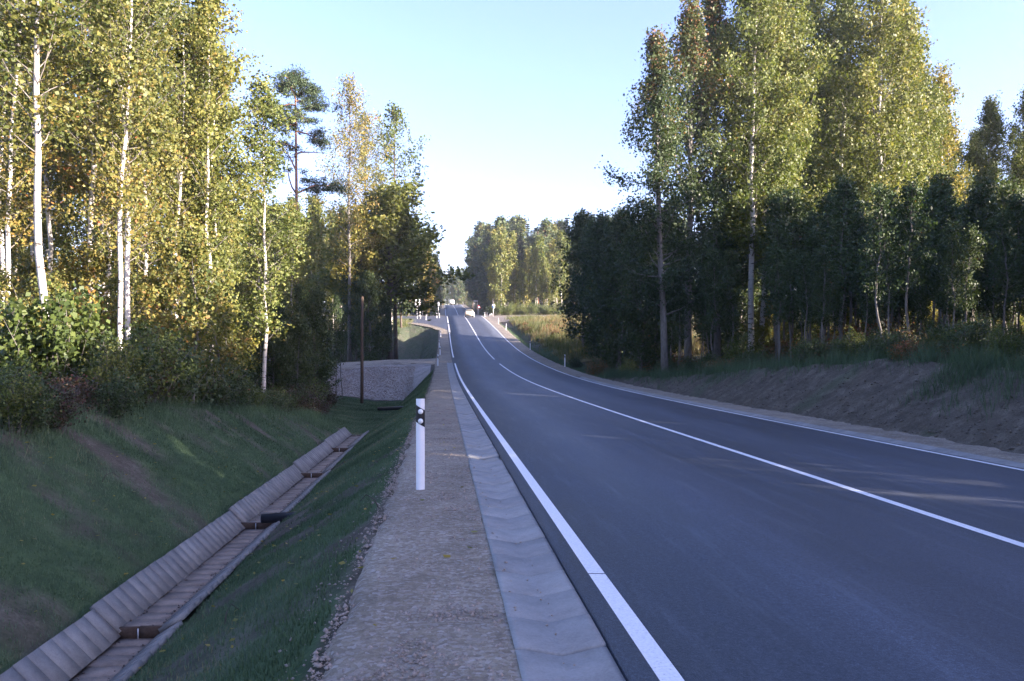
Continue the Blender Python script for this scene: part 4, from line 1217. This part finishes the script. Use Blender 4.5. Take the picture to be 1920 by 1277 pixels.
for (px, dist) in scatter(16, (700, 775), (72, 110), 2.0):
    x, s = at(px, dist)
    if x > -11: continue
    plant('bramble', 'shrub', x, s, g.uniform(.8, 1.6), 'dark shrub under the round tree beside the far ditch', 'shrub', 'shrubs under the round tree')

# ---- the wood goes on beside and behind the camera, outside the frame on the right
def merged_wood(name, spots):
    tv = []; tq = []; tt = []; n = 0; cv = []; cf = []; ct = []; m_ = 0
    g2 = np.random.default_rng(5)
    for (x, s, H, kd) in spots:
        p = PROTO[kd][g2.integers(len(PROTO[kd]))]; k = H / p.H; a = g2.uniform(0, 6.28)
        rot = np.array([[math.cos(a), -math.sin(a), 0], [math.sin(a), math.cos(a), 0], [0, 0, 1]])
        z = zg(x, s)
        co = np.empty(len(p.crown.vertices) * 3, np.float32); p.crown.vertices.foreach_get('co', co); co = co.reshape(-1, 4, 3)
        ti = np.empty(len(p.crown.polygons), np.float32); p.crown.attributes['tint'].data.foreach_get('value', ti)
        keep = g2.random(len(co)) < (0.6 if kd == 'sapling' else 0.2)
        V = co[keep].reshape(-1, 3); c0 = co[keep].mean(1).repeat(4, 0); V = c0 + (V - c0) * (1.6 if kd == 'sapling' else 2.2)
        V = (V * k) @ rot.T + np.array([x, s, z]); cv.append(V); ct.append(ti[keep])
        b = MB(); b.tube([(x, s, z - .3), (x, s, z + H * .5), (x, s, z + H * .95)], [.05 * H / 7, .035 * H / 7, .008], 6); tv.append(b)
    V = np.concatenate(cv)
    o = tag(link(name, mesh(name, V, np.arange(len(V)).reshape(-1, 4), M['leaf_dark'], False, dict(tint=('FACE', np.concatenate(ct))))), 'roadside wood continuing along the right beyond the frame', 'wood', None, 'stuff')
    tb = MB()
    for b in tv:
        for v_, q_ in zip(b.v, b.q): tb.add(v_, q_ - (q_.min()))
    tag(link('stems', tb.mesh('stems', M['greybark'], True), o), kind='stuff')
spots = []
for k in range(200):
    x = g.uniform(8.4, 26); s = g.uniform(-34, 15)
    if s > 4 and (x - CAMX) < 0.76 * s + 2.8: continue
    top = 5.6 + 0.2 * (x - 9)
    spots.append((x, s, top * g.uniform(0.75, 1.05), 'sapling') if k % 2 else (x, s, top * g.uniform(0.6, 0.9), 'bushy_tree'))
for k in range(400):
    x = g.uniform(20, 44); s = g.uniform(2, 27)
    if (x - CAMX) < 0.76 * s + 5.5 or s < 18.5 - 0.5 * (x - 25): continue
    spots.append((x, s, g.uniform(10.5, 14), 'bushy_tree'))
merged_wood('woodland', spots)

# ---- woods filling the view behind the nearer trees
for (px, dist) in scatter(46, (-250, 700), (145, 220), 5.0):
    x, s = at(px, dist)
    plant(random.choice(['far_tree', 'spruce', 'far_birch']), 'distant_tree', x, s, ztop(g.uniform(430, 490), dist) - zg(x, s), 'distant tree glimpsed between the trunks of the left wood', 'tree', 'distant trees behind the left wood')
for (px, dist) in scatter(40, (1250, 2050), (100, 140), 4.5):
    x, s = at(px, dist)
    if s > 106 - 0.557 * x: continue
    plant(random.choice(['far_tree', 'far_birch', 'far_birch']), 'distant_tree', x, s, ztop(g.uniform(330, 460), dist) - zg(x, s), 'lit tree glimpsed between the stems far back in the right wood', 'tree', 'distant trees behind the right wood')
for (px, dist) in scatter(60, (1400, 2000), (44, 66), 1.6):
    x, s = at(px, dist)
    plant('understorey', 'young_tree', x, s, g.uniform(2.4, 4.8), 'sunlit understorey tree behind the dark thicket on the right', 'tree', 'understorey behind the right thicket', leaves='leaf_green' if g.random() < .5 else 'leaf_yellow')

# ------------------------------------------------------------------ grass, weeds, stones
def blades(name, X, S, h, w, tint, label, cat, mat='grass', lean=0.5, zoff=-0.005):
    n = len(X); Z = zt(X, S) + zoff
    a = g.uniform(0, 6.283, n); b_ = g.uniform(0, 6.283, n)
    dx, dy = np.cos(a) * w / 2, np.sin(a) * w / 2
    lx, ly = np.cos(b_) * h * lean * g.random(n), np.sin(b_) * h * lean * g.random(n)
    V = np.stack([np.stack([X - dx, S - dy, Z], 1), np.stack([X + dx, S + dy, Z], 1), np.stack([X + lx, S + ly, Z + h], 1)], 1).reshape(-1, 3)
    return tag(link(name, mesh(name, V, np.arange(3 * n).reshape(n, 3), M[mat], False, dict(tint=('FACE', np.clip(tint, 0, 1))))), label, cat, None, 'stuff')
# sown grass on the left banks
N0 = 420000
S_ = g.random(N0) ** 1.5 * 52 + 2.0
X_ = g.uniform(-10.9, -5.0, N0)
am = grass_amount(X_, S_)
okm = (g.random(N0) < am * 0.95 + 0.03) & ~((X_ < -6.86) & (X_ > -7.76) & (S_ < 26.8))
crest = np.interp(S_, SL, LCX) - 0.7
okm &= X_ > crest
okm &= ~((S_ > 55) & (X_ < -6.2))
okm &= (X_ < -5.03 - 0.18 * vnoise(S_ * 2.2, X_ * 0 + .5, 91))
X_, S_ = X_[okm], S_[okm]
far = np.clip((S_ - 4) / 22, 0.3, 3)
nt_ = fnoise(X_ * 0.8, S_ * 0.8, 95)
blades('grass', X_, S_, (0.03 + 0.035 * g.random(len(X_))) * (0.8 + 0.25 * far), 0.006 + 0.010 * far, 0.5 + (nt_ - 0.5) * 1.2 + g.normal(size=len(X_)) * 0.16, 'short dewy sown grass on the left ditch banks', 'grass')
# longer weedy grass: bank tops and verges
def tufts(spots, nb, h, w, name, label, mat='grass', tm=0.5, rad=0.16):
    sp = np.array(spots); i = np.repeat(np.arange(len(sp)), nb)
    X = sp[i, 0] + g.normal(size=len(i)) * rad; S = sp[i, 1] + g.normal(size=len(i)) * rad
    hh = h * g.uniform(0.4, 1.2, len(i)) * (0.6 + 0.8 * g.random(len(sp)))[i]
    return blades(name, X, S, hh, w * (0.6 + 0.4 * np.clip(S / 20, 0, 3)), tm + 0.9 * (fnoise(X * 0.35, S * 0.16, 333) - 0.5) + 0.3 * (g.random(len(sp))[i] - 0.5) + g.normal(size=len(i)) * 0.15, label, 'grass', mat, 0.6)
sp = []
for k in range(520):
    s = g.uniform(6, 50); bx = 5.2 + 1.5 * float(np.interp(s, SR, np.abs(RT)))
    sp.append((bx + g.normal() * 0.28 + 0.25, s))
for k in range(260):
    s = g.uniform(9, 22); bx = 5.2 + 1.5 * float(np.interp(s, SR, np.abs(RT)))
    t_ = g.random() ** 1.5
    if vnoise(s * 0.6, 0.7, 301) > 0.45: sp.append((bx + 0.2 - t_ * 1.5, s))
tufts(sp, 26, 0.42, 0.012, 'weeds', 'tall weedy grass along the top of the right bank', 'grass', 0.35)
sp = [(float(np.interp(s, SL, LCX)) + g.normal() * 0.3 - 0.1, s) for s in g.uniform(6, 34, 420)]
tufts(sp, 22, 0.26, 0.010, 'weeds', 'weedy grass along the top of the left bank', 'grass', 0.4)
sp = [(g.uniform(5.2, 7.5), s) for s in g.uniform(46, 128, 700)]
tufts(sp, 20, 0.22, 0.012, 'verge_grass', 'green verge grass right of the road below the meadow', 'grass', 0.5, 0.3)
sp = [(x, s) for x, s in zip(g.uniform(7.6, 26, 2600), g.uniform(74, 150, 2600))]
tufts(sp, 16, 0.75, 0.04, 'meadow_grass', 'tall straw and russet meadow grass right of the crest', 'straw', 0.5, 0.45)
sp = [(x, s) for x, s in zip(g.uniform(-18, -9.8, 500), g.uniform(122, 146, 500))]
tufts(sp, 16, 0.5, 0.02, 'meadow_grass', 'sunlit yellow grass mound left of the junction', 'straw', 0.35, 0.4)
sp = [(x, s) for x, s in zip(g.uniform(-14, -5.2, 420), g.uniform(70, 124, 420))]
tufts(sp, 12, 0.16, 0.014, 'verge_grass', 'thin grass on the far left ditch slopes', 'grass', 0.55, 0.4)

# loose stones on the shoulders
def stones(name, X, S, Z, r, label, mat='stone'):
    n = len(X)
    base = np.array([(1, 0, 0), (-1, 0, 0), (0, 1, 0), (0, -1, 0), (0, 0, .75), (0, 0, -.6)], float)
    F0 = np.array([(0, 2, 4), (2, 1, 4), (1, 3, 4), (3, 0, 4), (2, 0, 5), (1, 2, 5), (3, 1, 5), (0, 3, 5)])
    a = g.uniform(0, 6.283, n); c, s_ = np.cos(a), np.sin(a)
    B = base[None] * (1 + 0.35 * g.normal(size=(n, 6, 1)).clip(-1.2, 1.2)) * (r[:, None, None] * g.uniform(.6, 1.3, (n, 1, 3)))
    Xr = B[..., 0] * c[:, None] - B[..., 1] * s_[:, None]; Yr = B[..., 0] * s_[:, None] + B[..., 1] * c[:, None]
    V = np.stack([Xr + X[:, None], Yr + S[:, None], B[..., 2] + Z[:, None]], -1).reshape(-1, 3)
    F = (F0[None] + 6 * np.arange(n)[:, None, None]).reshape(-1, 3)
    return tag(link(name, mesh(name, V, F, M[mat])), label, 'gravel', None, 'stuff')
n = 26000
S_ = 2.2 + g.random(n) ** 1.8 * 22
X_ = g.uniform(-5.05, -4.12, n)
dens = fnoise(X_ * 1.6, S_ * 1.6, 120)
k = g.random(n) < np.clip((dens - 0.25) * 2.2, 0.15, 1) ; X_, S_ = X_[k], S_[k]
stones('loose_gravel', X_, S_, EYE + ZL(S_) - 0.024 - 0.05 * ((-X_ - 4.1) / 0.96) ** 6, 0.004 + 0.015 * g.random(len(X_)) ** 3.5 + 0.0015 * np.clip(S_ / 8, 0, 2), 'loose gravel stones scattered on the left shoulder')
n = 1100
S_ = 2.2 + g.random(n) * 22; X_ = -5.02 - 0.32 * g.random(n) ** 2
stones('loose_gravel', X_, S_, zt(X_, S_) + 0.004, 0.005 + 0.013 * g.random(n) ** 2, 'pale stones along the crumbling edge of the left shoulder')
n = 5000
S_ = 55.3 + g.random(n) * 5.0; X_ = g.uniform(-14.5, -6.5, n)
stones('loose_gravel', X_, S_, zt(X_, S_) + 0.03, 0.03 + 0.05 * g.random(n) ** 2, 'broken stones on the bank of the side road')
n = 150
S_ = 2.5 + g.random(n) * 14; X_ = np.where(g.random(n) < .5, -3.9 + 0.06 * g.normal(size=n), -4.09 + 0.06 * g.random(n))
stones('loose_gravel', X_, S_, EYE + ZL(S_) - np.where(X_ > -4.0, 0.04, 0.014), 0.004 + 0.010 * g.random(n) ** 2, 'few small stones lying in the concrete gutter')
n = 1500
S_ = 3 + g.random(n) * 23; X_ = np.where(g.random(n) < .5, -7.45, -7.12) + g.normal(size=n) * 0.03
stones('loose_gravel', X_, S_, np.array([zfloor(k_) for k_ in S_]) + 0.006, 0.006 + 0.012 * g.random(n) ** 2, 'mud and stones lying along the ditch floor', 'twig')
# twigs caught on the banks
for k, (px, dd, lab) in enumerate(((190, 10.5, 'bent dark twig on the left bank grass'), (420, 6.2, 'dark twig lying on the slope below the gravel'), (712, 7.4, 'dark wire-like root sticking up at the shoulder edge'))):
    x, s = at(px, dd); z = zg(x, s)
    b = MB(); b.tube([(0, 0, -.02), (.05, .01, .09), (.14, .02, .13), (.22, .0, .06)], [.006, .005, .004, .003], 5)
    tag(link('twig', b.mesh('twig', M['twig']), loc=(x, s, z), rot=(0, 0, k * 1.3)), lab, 'twig')

for (px, dist) in scatter(26, (965, 1050), (84, 128), 1.8):
    x, s = at(px, dist)
    if x < 7.6: continue
    kd = 'rust_shrub' if g.random() < 0.6 else 'green_shrub'
    plant(kd, 'weed_clump', x, s, g.uniform(.6, 1.1), {'rust_shrub': 'russet weed clump in the sunlit meadow by the crest', 'green_shrub': 'green weed clump in the sunlit meadow by the crest'}[kd], 'weeds', {'rust_shrub': 'russet weeds in the meadow', 'green_shrub': 'green weeds in the meadow'}[kd])
for (px, dist) in scatter(30, (925, 1060), (164, 176), 1.5):
    x, s = at(px, dist)
    plant('green_shrub', 'shrub', x, s, g.uniform(1.2, 3.0), 'sunlit leafy shrub at the foot of the birches behind the meadow', 'shrub', 'shrubs at the foot of the far birches')

for (px, dist) in scatter(46, (1420, 2000), (30, 50), 1.2):
    x, s = at(px, dist)
    if x < 11: continue
    plant(('bramble', 'green_shrub', 'rust_shrub')[g.integers(3)], 'shrub', x, s, g.uniform(1.0, 2.2), 'dim undergrowth shrub between the stems of the right thicket', 'shrub', 'undergrowth of the right thicket')
n = 5200
S_ = 6 + g.random(n) * 40; X_ = 5.15 + g.random(n) ** 1.3 * 2.2
stones('clods', X_, S_, zt(X_, S_) + 0.006, 0.012 + 0.035 * g.random(n) ** 3, 'clods and small stones on the bare right bank', 'clod')

for (px, dist) in scatter(10, (1345, 1420), (56, 72), 2.0):
    x, s = at(px, dist)
    plant('bushy_tree', 'leafy_tree', x, s, g.uniform(9, 13), 'shaded leafy tree closing the gap behind the dark aspens', 'tree', 'leafy trees behind the dark aspens')

# fallen leaves blown onto the banks, the shoulder and the gutter
n = 900
S_ = 2.5 + g.random(n) ** 1.4 * 30; X_ = g.uniform(-10.5, -4.15, n)
k = ~((X_ < -6.9) & (X_ > -7.7)); X_, S_ = X_[k], S_[k]
Zl = np.where(X_ > -5.0, EYE + ZL(S_) - 0.012, zt(X_, S_) + 0.035)
k = (X_ < -5.0) | (g.random(len(X_)) < 0.45); X_, S_, Zl = X_[k], S_[k], Zl[k]
V, F = leaf_quads(np.stack([X_, S_, Zl], 1), 0.045 * g.uniform(.6, 1.3, len(X_)), g, 1.3, 0.0)
V[:, 2] = np.repeat(Zl, 4) + (V[:, 2] - np.repeat(Zl, 4)) * 0.3
tag(link('fallen_leaves', mesh('fallen_leaves', V, F, M['leaf_yellow'], False, dict(tint=('FACE', g.random(len(X_)))))), 'scattered fallen leaves on the left bank and shoulder', 'leaves', None, 'stuff')

# ------------------------------------------------------------------ thin autumn haze
hm = bpy.data.materials.new('haze'); hm.use_nodes = True
hn = hm.node_tree; hn.nodes.remove(hn.nodes['Principled BSDF'])
pv = hn.nodes.new('ShaderNodeVolumePrincipled')
pv.inputs['Color'].default_value = (0.85, 0.9, 1.0, 1)
pv.inputs['Density'].default_value = 0.00024
pv.inputs['Anisotropy'].default_value = 0.2
hn.links.new(pv.outputs[0], hn.nodes['Material Output'].inputs['Volume'])
b = MB(); b.box((0, 1200, 24), (3100, 2700, 70))
tag(link('haze', b.mesh('haze', hm)), kind='stuff')
